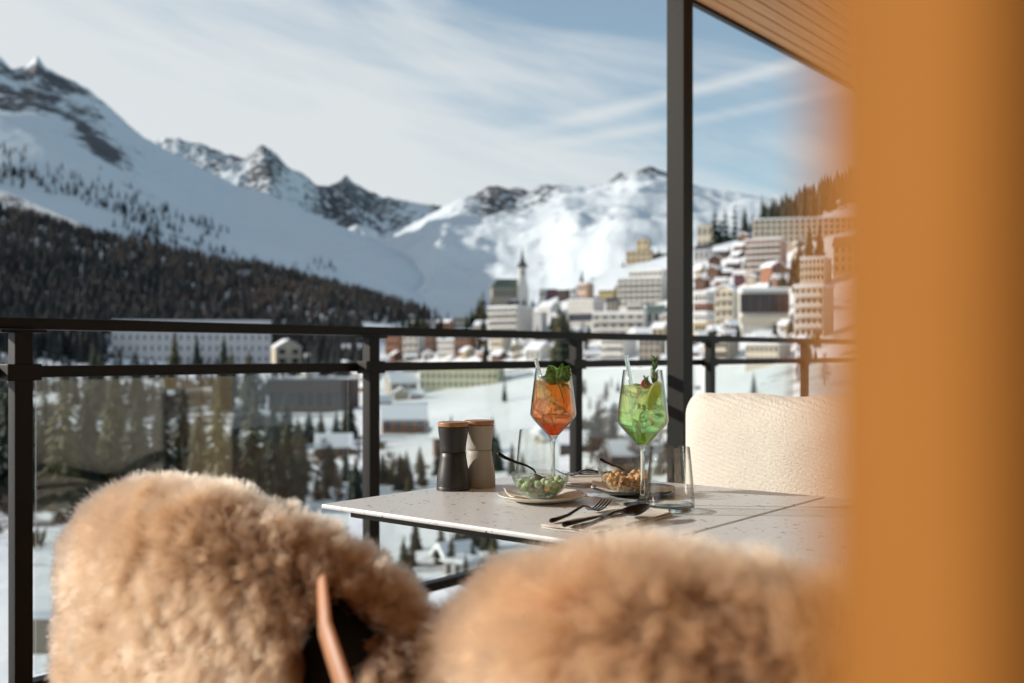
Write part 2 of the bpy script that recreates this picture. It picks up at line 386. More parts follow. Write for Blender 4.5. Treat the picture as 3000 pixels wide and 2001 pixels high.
def rockL(U, V, ns, X, Y):
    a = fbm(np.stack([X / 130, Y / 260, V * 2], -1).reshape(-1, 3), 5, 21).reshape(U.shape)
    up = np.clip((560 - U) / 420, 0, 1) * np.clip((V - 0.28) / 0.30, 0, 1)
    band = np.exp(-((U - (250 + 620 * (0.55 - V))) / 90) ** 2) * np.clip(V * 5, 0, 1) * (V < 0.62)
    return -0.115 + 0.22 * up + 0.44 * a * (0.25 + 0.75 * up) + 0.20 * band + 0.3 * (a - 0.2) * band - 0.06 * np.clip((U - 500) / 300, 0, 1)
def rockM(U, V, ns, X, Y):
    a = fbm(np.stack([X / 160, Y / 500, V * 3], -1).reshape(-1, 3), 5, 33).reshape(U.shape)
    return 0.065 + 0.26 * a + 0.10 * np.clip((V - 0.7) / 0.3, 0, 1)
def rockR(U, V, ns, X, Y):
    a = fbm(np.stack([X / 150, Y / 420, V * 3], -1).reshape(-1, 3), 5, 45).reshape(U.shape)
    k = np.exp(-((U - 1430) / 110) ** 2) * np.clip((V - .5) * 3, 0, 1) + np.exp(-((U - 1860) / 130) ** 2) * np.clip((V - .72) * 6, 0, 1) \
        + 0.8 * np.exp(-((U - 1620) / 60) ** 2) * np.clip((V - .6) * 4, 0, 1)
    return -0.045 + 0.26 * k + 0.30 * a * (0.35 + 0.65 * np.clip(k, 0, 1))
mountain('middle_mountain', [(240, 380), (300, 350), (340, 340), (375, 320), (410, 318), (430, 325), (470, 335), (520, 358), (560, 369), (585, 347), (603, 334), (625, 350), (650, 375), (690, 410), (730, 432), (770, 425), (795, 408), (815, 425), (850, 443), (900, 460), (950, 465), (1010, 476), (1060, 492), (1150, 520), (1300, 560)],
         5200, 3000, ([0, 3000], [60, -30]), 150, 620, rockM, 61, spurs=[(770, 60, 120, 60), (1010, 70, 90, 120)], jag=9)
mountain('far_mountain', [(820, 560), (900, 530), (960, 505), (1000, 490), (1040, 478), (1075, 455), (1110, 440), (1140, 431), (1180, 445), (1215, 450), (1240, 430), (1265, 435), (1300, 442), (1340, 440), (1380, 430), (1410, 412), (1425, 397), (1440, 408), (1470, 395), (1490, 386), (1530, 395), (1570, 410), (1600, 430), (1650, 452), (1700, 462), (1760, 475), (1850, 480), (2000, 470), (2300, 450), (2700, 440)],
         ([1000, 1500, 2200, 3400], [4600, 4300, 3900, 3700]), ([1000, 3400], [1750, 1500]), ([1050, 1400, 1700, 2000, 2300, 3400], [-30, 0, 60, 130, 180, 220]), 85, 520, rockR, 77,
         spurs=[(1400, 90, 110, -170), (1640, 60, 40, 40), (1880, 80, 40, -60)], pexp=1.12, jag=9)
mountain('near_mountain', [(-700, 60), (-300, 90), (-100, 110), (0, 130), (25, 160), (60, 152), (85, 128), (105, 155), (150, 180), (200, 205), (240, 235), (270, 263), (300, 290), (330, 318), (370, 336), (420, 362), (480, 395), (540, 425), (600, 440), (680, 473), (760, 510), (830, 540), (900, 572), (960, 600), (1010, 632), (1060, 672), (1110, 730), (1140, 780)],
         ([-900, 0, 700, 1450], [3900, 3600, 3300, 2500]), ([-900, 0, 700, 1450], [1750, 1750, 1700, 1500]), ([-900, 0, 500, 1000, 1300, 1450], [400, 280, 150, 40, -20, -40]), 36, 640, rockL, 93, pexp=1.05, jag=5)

# ================================================================== TREES
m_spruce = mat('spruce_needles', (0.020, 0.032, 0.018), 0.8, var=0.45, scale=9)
m_spruce_warm = mat('olive_spruce_needles', (0.075, 0.070, 0.026), 0.8, var=0.4, scale=9)  # yellowish olive needle colour of some firs
m_larch = mat('bare_larch_twigs', (0.060, 0.044, 0.038), 0.9, var=0.4, scale=0.02)
m_forest = mat('forest_needles', (0.015, 0.019, 0.020), 0.9, var=0.5, scale=0.03)
m_bark = mat('bark', (0.06, 0.042, 0.03), 0.9)

def crown_mesh(seed, spread=0.20, mats=m_spruce, whorls=25, br=12, bare=0.06):
    rnd = random.Random(seed); b = MB()
    for k in range(whorls):
        f = k / (whorls - 1); z = bare + (0.97 - bare) * f ** 0.92; r = spread * (1 - f) ** 0.75 * rnd.uniform(0.8, 1.12) + 0.008
        nb = max(4, int(br * (1 - 0.5 * f))); a0 = rnd.uniform(0, 6)
        for i in range(nb):
            if rnd.random() < 0.08: continue
            a = a0 + 2 * math.pi * i / nb + rnd.uniform(-.25, .25); L = r * rnd.uniform(0.65, 1.2); w = L * rnd.uniform(.34, .5) + 0.006
            ca, sa = math.cos(a), math.sin(a); dr = L * rnd.uniform(0.25, 0.55)
            p = lambda rr, ww, zz: (ca * rr - sa * ww, sa * rr + ca * ww, z + zz)
            up = 0.02 * (1 - f) + 0.012
            b.add([p(0, 0, up), p(L * .5, w * .5, -dr * .45), p(L * .55, 0, -dr * .25 + up * .4), p(L * .5, -w * .5, -dr * .45), p(L, 0, -dr),
                   p(L * .8, w * .42, -dr * .95), p(L * .8, -w * .42, -dr * .95)],
                  [(0, 1, 2), (0, 2, 3), (1, 5, 2), (2, 6, 3), (2, 4, 6), (2, 5, 4)])
    b.add([(0.006, 0, .94), (-.004, .006, .94), (-.004, -.006, .94), (0, 0, 1.0)], [(0, 1, 3), (1, 2, 3), (2, 0, 3)])
    return b.mesh('crown', mats)
trunk_me = MB().tube([(0, 0, -0.08), (0, 0, .4), (0, 0, .93)], [0.018, 0.012, 0.003], 6).mesh('trunk', m_bark)
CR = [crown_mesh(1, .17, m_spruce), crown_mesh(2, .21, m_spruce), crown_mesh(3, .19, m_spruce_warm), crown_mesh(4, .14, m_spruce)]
def bare_mesh(seed, mt):
    rnd = random.Random(seed); b = MB()
    for k in range(90):
        z = rnd.uniform(.15, .95); a = rnd.uniform(0, 6.28); L = .20 * (1 - z * .75) * rnd.uniform(.6, 1.2); w = .006
        ca, sa = math.cos(a), math.sin(a); e = (ca * L, sa * L, z + L * rnd.uniform(.1, .8))
        b.add([(0, 0, z), (-sa * w + ca * L * .4, ca * w + sa * L * .4, z + .01), e, (sa * w + ca * L * .4, -ca * w + sa * L * .4, z)], [(0, 1, 2), (0, 2, 3)])
        for j in range(5):
            u = rnd.uniform(.3, 1); q = Vector((ca * L * u, sa * L * u, z + (e[2] - z) * u)); d = Vector((rnd.uniform(-1, 1), rnd.uniform(-1, 1), rnd.uniform(0, 1))) * .05
            b.add([q, q + d + Vector((.004, 0, 0)), q + d - Vector((.004, .003, 0))], [(0, 1, 2)])
    return b.mesh('crown', mt)
CR += [bare_mesh(5, m_larch), bare_mesh(8, mat('bare_birch_twigs', (0.14, 0.10, 0.06), 0.9))]
def tree(px, py, top, label, kind=0, Y=None, name='spruce_tree', group=None, cat='tree', wide=1.0):
    if Y is None: Y = find_Y(px, py)
    z = gz(px, Y); h = max(2.0, (HOR - top) / F * Y + CAMZ - z)
    r = thing(name, label, cat, ((px - 1500) / F * Y, Y, z), random.uniform(0, 6), group)
    r.scale = (h * wide, h * wide, h)
    obj('crown', CR[kind], r); obj('trunk', trunk_me, r); return r

# --- the woods on the left slope, two masses nobody could count
def wood_mass(name, label, cat, n, pxr, Yr, dens, hh, rad, mt, seed, zf=gz, group=None, tiers=3):
    rnd = random.Random(seed); b = MB(); k = 0
    for _ in range(n * 6):
        if k >= n: break
        px = rnd.uniform(*pxr); Y = math.exp(rnd.uniform(math.log(Yr[0]), math.log(Yr[1])))
        if rnd.random() > dens(px, Y): continue
        z0 = zf(px, Y)
        if z0 is None: continue
        x = (px - 1500) / F * Y; h = rnd.uniform(*hh); k += 1
        for t in range(tiers):
            zb = z0 - 1 + h * (0.08 + 0.27 * t); zt = z0 - 1 + h * min(1.0, 0.52 + 0.26 * t); r = h * rad * (1 - 0.27 * t) * rnd.uniform(.8, 1.2); a0 = rnd.uniform(0, 6)
            ns = 6; vs = [(x + rnd.uniform(-.1, .1) * r, Y, zt)]
            for i in range(ns):
                rr = r * rnd.uniform(.55, 1.25); a = a0 + i * 2 * math.pi / ns
                vs.append((x + rr * math.cos(a), Y + rr * math.sin(a), zb - rnd.uniform(0, .05) * h))
            b.add(vs, [(0, 1 + i, 1 + (i + 1) % ns) for i in range(ns)])
    o = b.build(name, mt); tag(o, label, cat, group, 'stuff'); return o
def nz(px, Y, s, seed): return float(vnoise(np.array([[(px - 1500) / F * Y / s, Y / s, 0.3]]), seed)[0])
def gap(px, Y):       # clearings in the wood
    if 300 < px < 900 and Y < 830: return 0.0
    if px > 1060 and HOR - F * (gz(px, Y) - CAMZ) / Y > 948: return 0.0
    g = nz(px, Y, 70, 5)
    return 0.0 if (g > 0.50 and Y < 1250) else 1.0
wood_mass('spruce_wood', 'dark spruce wood covering the left slope below the snowfield', 'forest', 6200, (-700, 1340), (640, 1840),
          lambda p, Y: gap(p, Y) * (0.55 + 0.45 * nz(p, Y, 160, 8)) * (1.0 if Y < 1700 else 0.7), (15, 25), 0.17, m_forest, 3)
wood_mass('larch_wood', 'brown leafless larch wood mixed into the left slope', 'forest', 3600, (-700, 1330), (760, 1860),
          lambda p, Y: gap(p, Y) * (0.5 - 0.5 * nz(p, Y, 160, 8)) * (0.25 + 0.75 * min(1, max(0, (Y - 1000) / 450))), (14, 22), 0.15, m_larch, 4)
def near_z(px, Y):
    us, vs, X, Yg, Z = MT['near_mountainG']
    j = int(np.clip(np.searchsorted(us, px), 0, len(us) - 1)); col = Yg[:110, j]
    i = int(np.searchsorted(col, Y)); return None if i >= 109 or i < 1 else float(Z[i, j])
wood_mass('tree_line', 'scattered dark conifers thinning out up the snowy slope', 'forest', 420, (-300, 1250), (1760, 2350),
          lambda p, Y: max(0.0, nz(p, Y, 130, 15) * 2.2 - 0.5) * max(0.0, 1.15 - (Y - 1750) / 520), (12, 20), 0.17, m_forest, 9, near_z)
wood_mass('hilltop_wood', 'dense dark conifer wood on the hill above the long white block', 'forest', 620, (2235, 3300), (760, 980), lambda p, Y: 1.0, (19, 28), 0.17, m_spruce, 6)

G_MEAD = 'small firs on the snowy meadow'; G_HOTEL = 'firs in front of the long pale hotel'; G_NEAR = 'dark firs below the terrace'; G_HILL = 'tall firs beside the hillside chalets'
for i, (px, py, top, k, lb) in enumerate([
    (352, 1075, 1010, 3, 'small dark fir at the lit corner of the long pale hotel'), (512, 1078, 958, 2, 'largest bushy fir in front of the long pale hotel'),
    (577, 1078, 975, 0, 'slim fir in front of the middle of the pale hotel'), (656, 1076, 978, 1, 'dark pointed fir in front of the pale hotel, second from the cream house'),
    (702, 1076, 982, 2, 'yellowish pointed fir before the pale hotel'), (765, 1076, 1000, 0, 'dark fir touching the cream gabled house')]):
    tree(px, py, top, lb, k, group=G_HOTEL)
for px, py, top, k, lb in [
    (1415, 925, 846, 2, 'tall olive fir below the church on its left'), (1440, 928, 868, 0, 'shorter dark fir crowding the olive fir below the church'),
    (1400, 930, 880, 1, 'low dark fir at the foot of the olive fir by the church'),
    (1382, 936, 896, 1, 'small bushy fir left of the firs below the church'),
    (1640, 1085, 872, 2, 'very tall dark fir rising between the two big white hotels'), (1654, 1085, 905, 1, 'broad dark fir leaning on the very tall fir by the hotels'),
    (1705, 880, 788, 0, 'slender fir standing against the snow above the peach house'),
    (1826, 815, 758, 1, 'dark fir at the foot of the tan castle hotel'), (1930, 760, 720, 0, 'dark fir beside the tan castle hotel on its right'),
    (1425, 1050, 985, 1, 'dark fir seen between the handrail and the mid rail'),
    (2095, 722, 604, 1, 'broad fir at the end of the hilltop row'), (2125, 722, 606, 0, 'tall fir next to the broad fir of the hilltop row'), (2153, 715, 594, 3, 'narrow fir in the middle of the hilltop row'),
    (2182, 708, 602, 1, 'short fir in the hilltop row beside the narrow one'), (2110, 725, 640, 1, 'low dark fir in front of the hilltop row'), (2205, 700, 618, 0, 'low fir nearest the hilltop wood'), (2233, 700, 568, 3, 'tallest fir at the edge of the hilltop wood'),
    (2262, 700, 574, 0, 'second tall fir at the edge of the hilltop wood'),
    (2345, 830, 690, 2, 'big fir beside the brown chalet under the long white block'), (2375, 810, 655, 2, 'tallest fir in front of the long white block'), (2405, 800, 648, 0, 'slim fir in front of the long white block'), (2325, 842, 742, 1, 'broad low fir behind the brown chalet roof'),
    (2208, 1160, 1085, 0, 'small fir standing alone in the snow right of the steel column')]:
    tree(px, py, top, lb, k, group=G_HILL)
for px, py, top, k, lb in [(1478, 1182, 1108, 3, 'thin dark fir at the end of the yellow school'), (1322, 1262, 1212, 0, 'fir on the meadow behind the black mill'), (1252, 1258, 1205, 3, 'thin fir beside the brown barn'),
    (1443, 1360, 1212, 0, 'tall dark fir just right of the grey mill'), (1458, 1385, 1262, 1, 'bushy fir at the foot of the tall one by the grey mill'), (1500, 1392, 1290, 0, 'dark fir behind the left tumbler'),
    (1412, 1372, 1300, 1, 'fir hidden mostly behind the mills'), (1530, 1388, 1318, 1, 'low fir behind the left tumbler stemming from the hedge')]:
    tree(px, py, top, lb, k, group=G_MEAD)
for px, py, top, k, lb in [(1150, 1425, 1340, 2, 'yellowish fir between second railing post and black mill'), (1192, 1420, 1358, 0, 'short dark fir left of the black mill'), (1228, 1420, 1372, 1, 'small round fir near the black mill'), (1118, 1425, 1362, 1, 'low fir touching the second railing post'),
    (1040, 1440, 1355, 0, 'slim fir left of the second railing post'), (985, 1330, 1195, 1, 'dark fir beside the chalet with the flat white roof'), (1010, 1300, 1180, 2, 'warm brown fir behind the second railing post'),
    (640, 1500, 1120, 2, 'large olive fir in the middle of the first glass pane'), (585, 1470, 1155, 1, 'wide dark fir beside the large olive fir'), (690, 1480, 1180, 1, 'dark fir right of the large olive fir'), (742, 1490, 1130, 2, 'tall brownish fir beside the long brown chalet'),
    (800, 1500, 1230, 1, 'broad dark fir below the long brown chalet'), (860, 1500, 1290, 0, 'dark fir above the sheepskin ridge'), (330, 1440, 1080, 2, 'tall pale fir seen through the first pane'), (250, 1450, 1120, 1, 'dark fir behind the first pane near the post'), (185, 1470, 1075, 2, 'tall olive fir right of the first post'),
    (400, 1450, 1135, 1, 'bushy fir in the first pane left of the snow path'), (470, 1440, 1100, 0, 'dark fir behind the snow path'), (20, 1440, 1090, 1, 'dark fir left of the first post'), (130, 1440, 1110, 0, 'dark fir just right of the first post'), (535, 1400, 1090, 3, 'narrow fir above the snow path')]:
    tree(px, py, top, lb, k, group=G_NEAR)
for px, py, top, k, lb in [(1760, 1345, 1150, 5, 'bare bushy tree left of the green cocktail'), (1800, 1350, 1190, 5, 'second bare bushy tree behind the green cocktail'), (1850, 1340, 1165, 5, 'bare pale tree behind the green cocktail rim'), (1905, 1350, 1180, 4, 'brown bare tree next to the steel column'), (1730, 1360, 1230, 4, 'low brown bare tree by the third railing post'),
                           (2340, 1120, 1040, 4, 'bare tree at the snowy slope near the white cushion'), (2420, 1130, 1030, 4, 'bare brown tree partly behind the orange post')]:
    tree(px, py, top, lb, k, name='bare_tree', group='bare trees below the terrace', wide=1.5)
# the wood below the terrace behind the first pane
rnd = random.Random(41); k = 0
while k < 120:
    px = rnd.uniform(-150, 900); py = rnd.uniform(1130, 1520)
    if nz(px * 3, py * 3, 420, 9) > 0.25 or (520 < px < 620 and py < 1300) or abs(px - 475 - (py - 1250) * .25) < 26 or (px > 760 and py < 1330): continue
    h = rnd.uniform(70, 180); k += 1
    kk = rnd.choice((0, 1, 1, 2, 2, 3, 4))
    tree(px, py, py - h, ['slim dark fir in the wood behind the first glass pane', 'broad dark fir in the wood behind the first glass pane', 'olive tinged fir in the wood behind the first glass pane', 'narrow dark fir in the wood behind the first glass pane', 'leafless brown tree in the wood behind the first glass pane'][kk], kk, group='wood behind the first glass pane', wide=1.25)
wood_mass('valley_thicket', 'dark low thicket of young firs on the valley floor before the long pale hotel', 'thicket', 1500, (-500, 930), (400, 790), lambda p, Y: 1.0 if nz(p, Y, 40, 51) > -0.25 else 0.0, (3, 7.5), 0.24, m_forest, 12)
for n_, pr, yr, hr, kinds in [(16, (1112, 1425), (1385, 1465), (50, 120), (0, 1, 2, 3)), (14, (885, 1070), (1335, 1490), (60, 140), (0, 1, 2, 4)), (12, (1700, 1950), (1300, 1400), (70, 150), (4, 5, 4, 1)), (18, (1090, 1470), (1600, 1720), (70, 150), (0, 1, 2, 3)), (9, (1700, 1950), (1140, 1220), (30, 70), (4, 5, 0))]:
    for _ in range(n_):
        px = rnd.uniform(*pr); py = rnd.uniform(*yr); kk = rnd.choice(kinds)
        tree(px, py, py - rnd.uniform(*hr), ['slim dark fir in the snow close below the terrace', 'broad dark fir in the snow close below the terrace', 'olive fir in the snow close below the terrace', 'narrow fir in the snow close below the terrace', 'bare brown tree in the snow close below the terrace', 'bare birch in the snow close below the terrace'][kk], kk, group='trees in the snow close below the terrace', wide=1.25)
# undergrowth: bare shrubs in the snow nobody could count
rnd = random.Random(77); b = MB()
for _ in range(900):
    px = rnd.choice((rnd.uniform(-200, 1000), rnd.uniform(1000, 1400), rnd.uniform(1690, 2050), rnd.uniform(1690, 1990)))
    Y = math.exp(rnd.uniform(math.log(85), math.log(260)))
    if nz(px, Y, 26, 31) < -0.05: continue
    z = gz(px, Y) - 0.1; x = (px - 1500) / F * Y; h = rnd.uniform(.8, 2.6)
    for k in range(26):
        a = rnd.uniform(0, 6.28); d = Vector((math.cos(a) * rnd.uniform(.1, .7), math.sin(a) * rnd.uniform(.1, .7), rnd.uniform(.4, 1))) * h
        o = Vector((x + rnd.uniform(-.3, .3) * h, Y + rnd.uniform(-.3, .3) * h, z)); s = Vector((.05, .02, 0)) * h
        b.add([o, o + d * .6 + s, o + d, o + d * .6 - s], [(0, 1, 2, 3)])
tag(b.build('undergrowth', mat('bare_shrub_twigs', (0.12, 0.085, 0.045), 0.9, var=0.4, scale=0.3)), 'bare brown shrubs poking out of the snow below the terrace', 'shrubs', None, 'stuff')
# ================================================================== VILLAGE
m_snow = mat('roof_snow', (0.80, 0.82, 0.85), 0.7, bump=0.3, bscale=0.8)
m_win = mat('window_glass', (0.03, 0.035, 0.045), 0.12, spec=0.8)
m_tin = mat('green_grey_tin', (0.085, 0.12, 0.10), 0.5, var=0.2, scale=0.6)
m_slate = mat('dark_slate', (0.05, 0.052, 0.06), 0.6)
def pl(c): return mat('render_' + '_'.join(str(int(x * 100)) for x in c), c, 0.85, var=0.10, scale=0.25)
PC = {k: pl(v) for k, v in dict(white=(.56, .54, .50), cream=(.52, .46, .36), shaded_white=(.56, .54, .56), tan=(.40, .32, .21), peach=(.52, .36, .28), yellow=(.46, .36, .17), grey=(.42, .42, .42),
      brown=(.15, .075, .045), dark=(.07, .045, .035), rust=(.24, .11, .06), pink=(.46, .28, .22), pale_yellow=(.58, .55, .36), plum=(.16, .06, .075), stone=(.30, .26, .21)).items()}
winme = {}; BOX = []
def hidden(px, py, Y): return any(a - 4 < px < b_ + 4 and t_ - 4 < py < s_ + 4 and y_ < Y + 12 for a, b_, t_, s_, y_ in BOX)
def house(name, label, px0, px1, base, top, depth, col, roof='flat', rows=2, cols=4, yaw=0, Y=None, group=None, cat='building', balc=False, win=(0.5, 0.55), roofm=None, trim=None, gdir='x', lift=0, balcol=None):
    pc = (px0 + px1) / 2
    if Y is None: Y = find_Y(pc, base)
    BOX.append((px0, px1, top, base, Y))
    if yaw == 0 and px0 > 1100: yaw = R(-30 + 7 * math.sin(px0 * .37))
    Wt = (px1 - px0) / F * Y; depth = min(depth, Wt * .85); w = max(Wt * .45, (Wt - depth * abs(math.sin(yaw))) / math.cos(yaw)); h = (base - top) / F * Y
    zb = CAMZ - (base - HOR) / F * Y
    xs = [math.cos(yaw) * a_ - math.sin(yaw) * b_ for a_ in (-w / 2, w / 2) for b_ in (0, depth)]
    r = thing(name, label, cat, ((pc - 1500) / F * Y - (max(xs) + min(xs)) / 2, Y, zb), yaw, group)
    x0, x1 = -w / 2, w / 2; m = PC[col]; down = -8 - max(0, zb - gz(pc, Y))
    if roof == 'flat':
        hw = h - min(.8, h * .12); MB().box(x0, x1, 0, depth, down, hw).build('wall', m, r)
        MB().box(x0 - .35, x1 + .35, -.35, depth + .3, hw, h).build('roof', roofm or m_snow, r, bevel=.18)
    else:
        rise = min(h * .42, (w if gdir == 'y' else depth) * .30); hw = h - rise - .3; ov = .7
        if gdir == 'x':      # ridge runs across the picture
            MB().box(x0, x1, 0, depth, down, hw).prism([(0, hw), (depth, hw), (depth / 2, hw + rise)], x0, x1, Matrix(((0, 1, 0, 0), (1, 0, 0, 0), (0, 0, 1, 0), (0, 0, 0, 1)))).build('wall', m, r)
            a = MB(); e = hw - ov * rise / (depth / 2)
            a.prism([(-ov, e), (depth / 2, hw + rise), (depth + ov, e), (depth + ov, e + .55), (depth / 2, hw + rise + .6), (-ov, e + .55)], x0 - ov, x1 + ov, Matrix(((0, 1, 0, 0), (1, 0, 0, 0), (0, 0, 1, 0), (0, 0, 0, 1))))
        else:                # gable faces the viewer
            MB().box(x0, x1, 0, depth, down, hw).prism([(x0, hw), (x1, hw), (0, hw + rise)], 0, depth).build('wall', m, r)
            a = MB(); e = hw - ov * rise / (w / 2)
            a.prism([(x0 - ov, e), (0, hw + rise), (x1 + ov, e), (x1 + ov, e + .55), (0, hw + rise + .6), (x0 - ov, e + .55)], -ov, depth + ov)
        a.build('roof', roofm or m_snow, r, bevel=.15)
    if rows and cols:
        fw, fh = w / cols, hw / rows
        key = (round(fw * win[0], 1), round(fh * win[1], 1))
        if key not in winme: winme[key] = MB().box(-key[0] / 2, key[0] / 2, -.06, .1, 0, key[1]).mesh('window', m_win)
        for j in range(rows):
            for i in range(cols):
                obj('window', winme[key], r, loc=(x0 + fw * (i + .5), 0, fh * (j + .28)))
            if balc and not (j == 0 and rows > 2):
                bm_ = MB().box(x0 + .2, x1 - .2, -1.35, -.07, fh * j - .02, fh * j + .2).box(x0 + .2, x1 - .2, -1.45, -1.3, fh * j + .0, fh * j + min(1.1, fh * .42))
                bm_.build('balcony', PC[balcol or col], r)
    return r
H = house
# far left row
H('hotel', 'long pale hotel with many small windows and snowy roof beyond the first glass pane', 332, 782, 1068, 938, 14, 'shaded_white', rows=4, cols=22, yaw=R(10), balc=False, win=(.28, .45))  # white hotel; the shade on its front is put into the wall colour
H('chapel_house', 'cream gabled house with steep snowy roof beside the long pale hotel', 782, 880, 1072, 994, 16, 'cream', 'gable', 2, 2, yaw=R(28), gdir='y', cat='house')
H('chalet', 'low white house with snow roof right of the cream gabled house', 893, 955, 1075, 1036, 8, 'white', 'gable', 1, 3, cat='house')
H('chalet', 'small white snow roofed house next to the orange brown chalet', 955, 998, 1075, 1040, 8, 'grey', 'gable', 1, 2, cat='house')
H('chalet', 'orange brown chalet with flat snow roof left of the second railing post', 1000, 1082, 1074, 1008, 10, 'rust', 'gable', 2, 3, yaw=R(8), cat='house')
H('apartment_house', 'rust and brown block seen between handrail and mid rail right of the second post', 1128, 1182, 1042, 972, 10, 'rust', rows=3, cols=3)
H('apartment_house', 'white block beside the rust coloured one between the rails', 1180, 1246, 1048, 978, 10, 'white', rows=3, cols=3, balc=True)
H('apartment_house', 'dark brown block between the two white blocks behind the handrail', 1244, 1282, 1040, 970, 10, 'brown', rows=3, cols=2)
H('town_house', 'white house with a row of small dark windows under the handrail', 1280, 1350, 1050, 992, 10, 'white', rows=3, cols=6, cat='house')
H('town_house', 'brown house with snow roof under the handrail left of the dark fir', 1330, 1396, 1040, 966, 10, 'brown', rows=2, cols=3, cat='house')
H('town_house', 'wide low house with white roof just above the handrail', 1186, 1268, 968, 940, 12, 'stone', rows=1, cols=4, cat='house')
H('town_house', 'small square house with snowy top above the handrail by the dark wood', 1188, 1216, 945, 922, 8, 'grey', rows=1, cols=1, cat='house')
H('town_house', 'white roofed house above the handrail with rust gable', 1272, 1330, 968, 936, 10, 'rust', 'gable', 1, 3, cat='house')
H('town_house', 'cream house above the handrail below the olive firs', 1328, 1378, 966, 928, 10, 'cream', rows=2, cols=3, cat='house')
H('town_house', 'taller cream house at the left of the big balconied hotel', 1376, 1418, 968, 918, 10, 'cream', 'gable', 2, 2, cat='house', gdir='y')
# church on its knoll
Yc = find_Y(1500, 884) ; u = Yc / F
r = thing('church', 'white church with green grey roof and slender dark spire', 'church', ((1500 - 1500) * u, Yc, CAMZ + (HOR - 878) * u), R(10))
MB().box(-58 * u, 20 * u, 0, 40 * u, -60 * u, 38 * u).prism([(0, 38 * u), (40 * u, 38 * u), (20 * u, 58 * u)], -50 * u, 20 * u, Matrix(((0, 1, 0, 0), (1, 0, 0, 0), (0, 0, 1, 0), (0, 0, 0, 1)))).build('nave', PC['stone'], r)
MB().add([(-62 * u, -3 * u, 36 * u), (22 * u, -3 * u, 36 * u), (22 * u, 43 * u, 36 * u), (-62 * u, 43 * u, 36 * u), (-40 * u, 20 * u, 62 * u), (22 * u, 20 * u, 62 * u)], [(0, 1, 5, 4), (1, 2, 5), (2, 3, 4, 5), (3, 0, 4), (3, 2, 1, 0)]).build('roof', m_tin, r)
MB().add([(14 * u, -6 * u, -60 * u), (50 * u, -6 * u, -60 * u), (50 * u, 24 * u, -60 * u), (14 * u, 24 * u, -60 * u), (16 * u, -6 * u, 30 * u), (48 * u, -6 * u, 30 * u), (48 * u, 24 * u, 30 * u), (16 * u, 24 * u, 30 * u),
          (22 * u, -4 * u, 62 * u), (42 * u, -4 * u, 62 * u), (42 * u, 20 * u, 62 * u), (22 * u, 20 * u, 62 * u), (23 * u, -3 * u, 96 * u), (41 * u, -3 * u, 96 * u), (41 * u, 19 * u, 96 * u), (23 * u, 19 * u, 96 * u)],
         [(a + o, (a + 1) % 4 + o, (a + 1) % 4 + 4 + o, a + 4 + o) for o in (0, 4, 8) for a in range(4)] + [(12, 13, 14, 15)]).build('tower', PC['white'], r)
MB().lathe([(15 * u, 95 * u), (16 * u, 99 * u), (11 * u, 108 * u), (6 * u, 118 * u), (3.6 * u, 132 * u), (0.3 * u, 158 * u)], 8, True, False, (32 * u, 8 * u, 0)).build('spire', m_slate, r)
wme = MB().box(-3 * u, 3 * u, -.5 * u, .5 * u, 0, 20 * u).mesh('window', m_win)
for k in range(5): obj('window', wme, r, loc=((-48 + 13 * k) * u, -.3 * u, 9 * u))
MB().lathe([(4 * u, 0), (4 * u, 1 * u)], 16, True, True).build('clock', m_slate, r, loc=(32 * u, -5.2 * u, 80 * u)).rotation_euler = (R(90), 0, 0)
for px_, py_, tp_, lb_ in [(1448, 902, 872, 'round dark fir just under the church nave'), (1468, 904, 878, 'small dark fir under the church windows'), (1490, 904, 874, 'dark fir under the middle of the church'), (1512, 906, 880, 'low dark fir under the church tower'), (1535, 906, 872, 'dark fir right below the church tower'), (1560, 904, 876, 'dark fir right of the church tower'), (1582, 906, 882, 'last dark fir in the row below the church')]:
    tree(px_, py_, tp_, lb_, 1, group='firs in a row under the church', wide=1.7)
# centre: hotels and houses under the church
H('town_house', 'dark house tucked under the church hill', 1460, 1520, 905, 876, 10, 'dark', 'gable', 1, 3, cat='house')
H('hotel', 'big white hotel with rows of balconies and a shaded end wall below the church', 1430, 1566, 1000, 896, 18, 'white', rows=5, cols=8, yaw=R(-34), balc=True, win=(.7, .5))
H('shaded_end', 'grey block coloured as the shaded end wall of the big white hotel below the church', 1562, 1604, 1000, 914, 14, 'grey', rows=0, cols=0, roofm=PC['grey'])  # added block; the shade of the hotel's end wall is put into its grey
H('town_house', 'white walled house with plain snow roof right of the big white hotel', 1578, 1642, 938, 882, 12, 'white', 'gable', 0, 0, cat='house')
H('town_house', 'plum red house on the crest right of the church', 1598, 1634, 882, 846, 9, 'plum', rows=2, cols=2, cat='house')
H('town_house', 'white house with dark gable between church and plum red house', 1580, 1602, 874, 844, 8, 'white', 'gable', 1, 2, cat='house', gdir='y')
H('town_house', 'brown house on the crest right of the plum red house', 1634, 1672, 884, 846, 9, 'dark', rows=2, cols=2, cat='house')
H('town_house', 'grey narrow house left of the slender fir on the crest', 1672, 1692, 884, 842, 9, 'grey', rows=2, cols=1, cat='house')
H('town_house', 'peach coloured house with white top on the crest', 1694, 1742, 886, 828, 10, 'peach', rows=2, cols=3, cat='house')
H('town_house', 'long grey roofed house behind the yellow one', 1732, 1800, 850, 812, 12, 'white', 'gable', 1, 5, cat='house', roofm=m_tin)
H('town_house', 'bright yellow house with grey roof under the castle hotel', 1754, 1816, 884, 832, 12, 'yellow', 'gable', 2, 4, cat='house', roofm=m_snow)
H('white_hall', 'white flat hall with one long dark window band', 1664, 1776, 965, 876, 16, 'white', rows=1, cols=1, win=(.94, .26), yaw=R(-28))
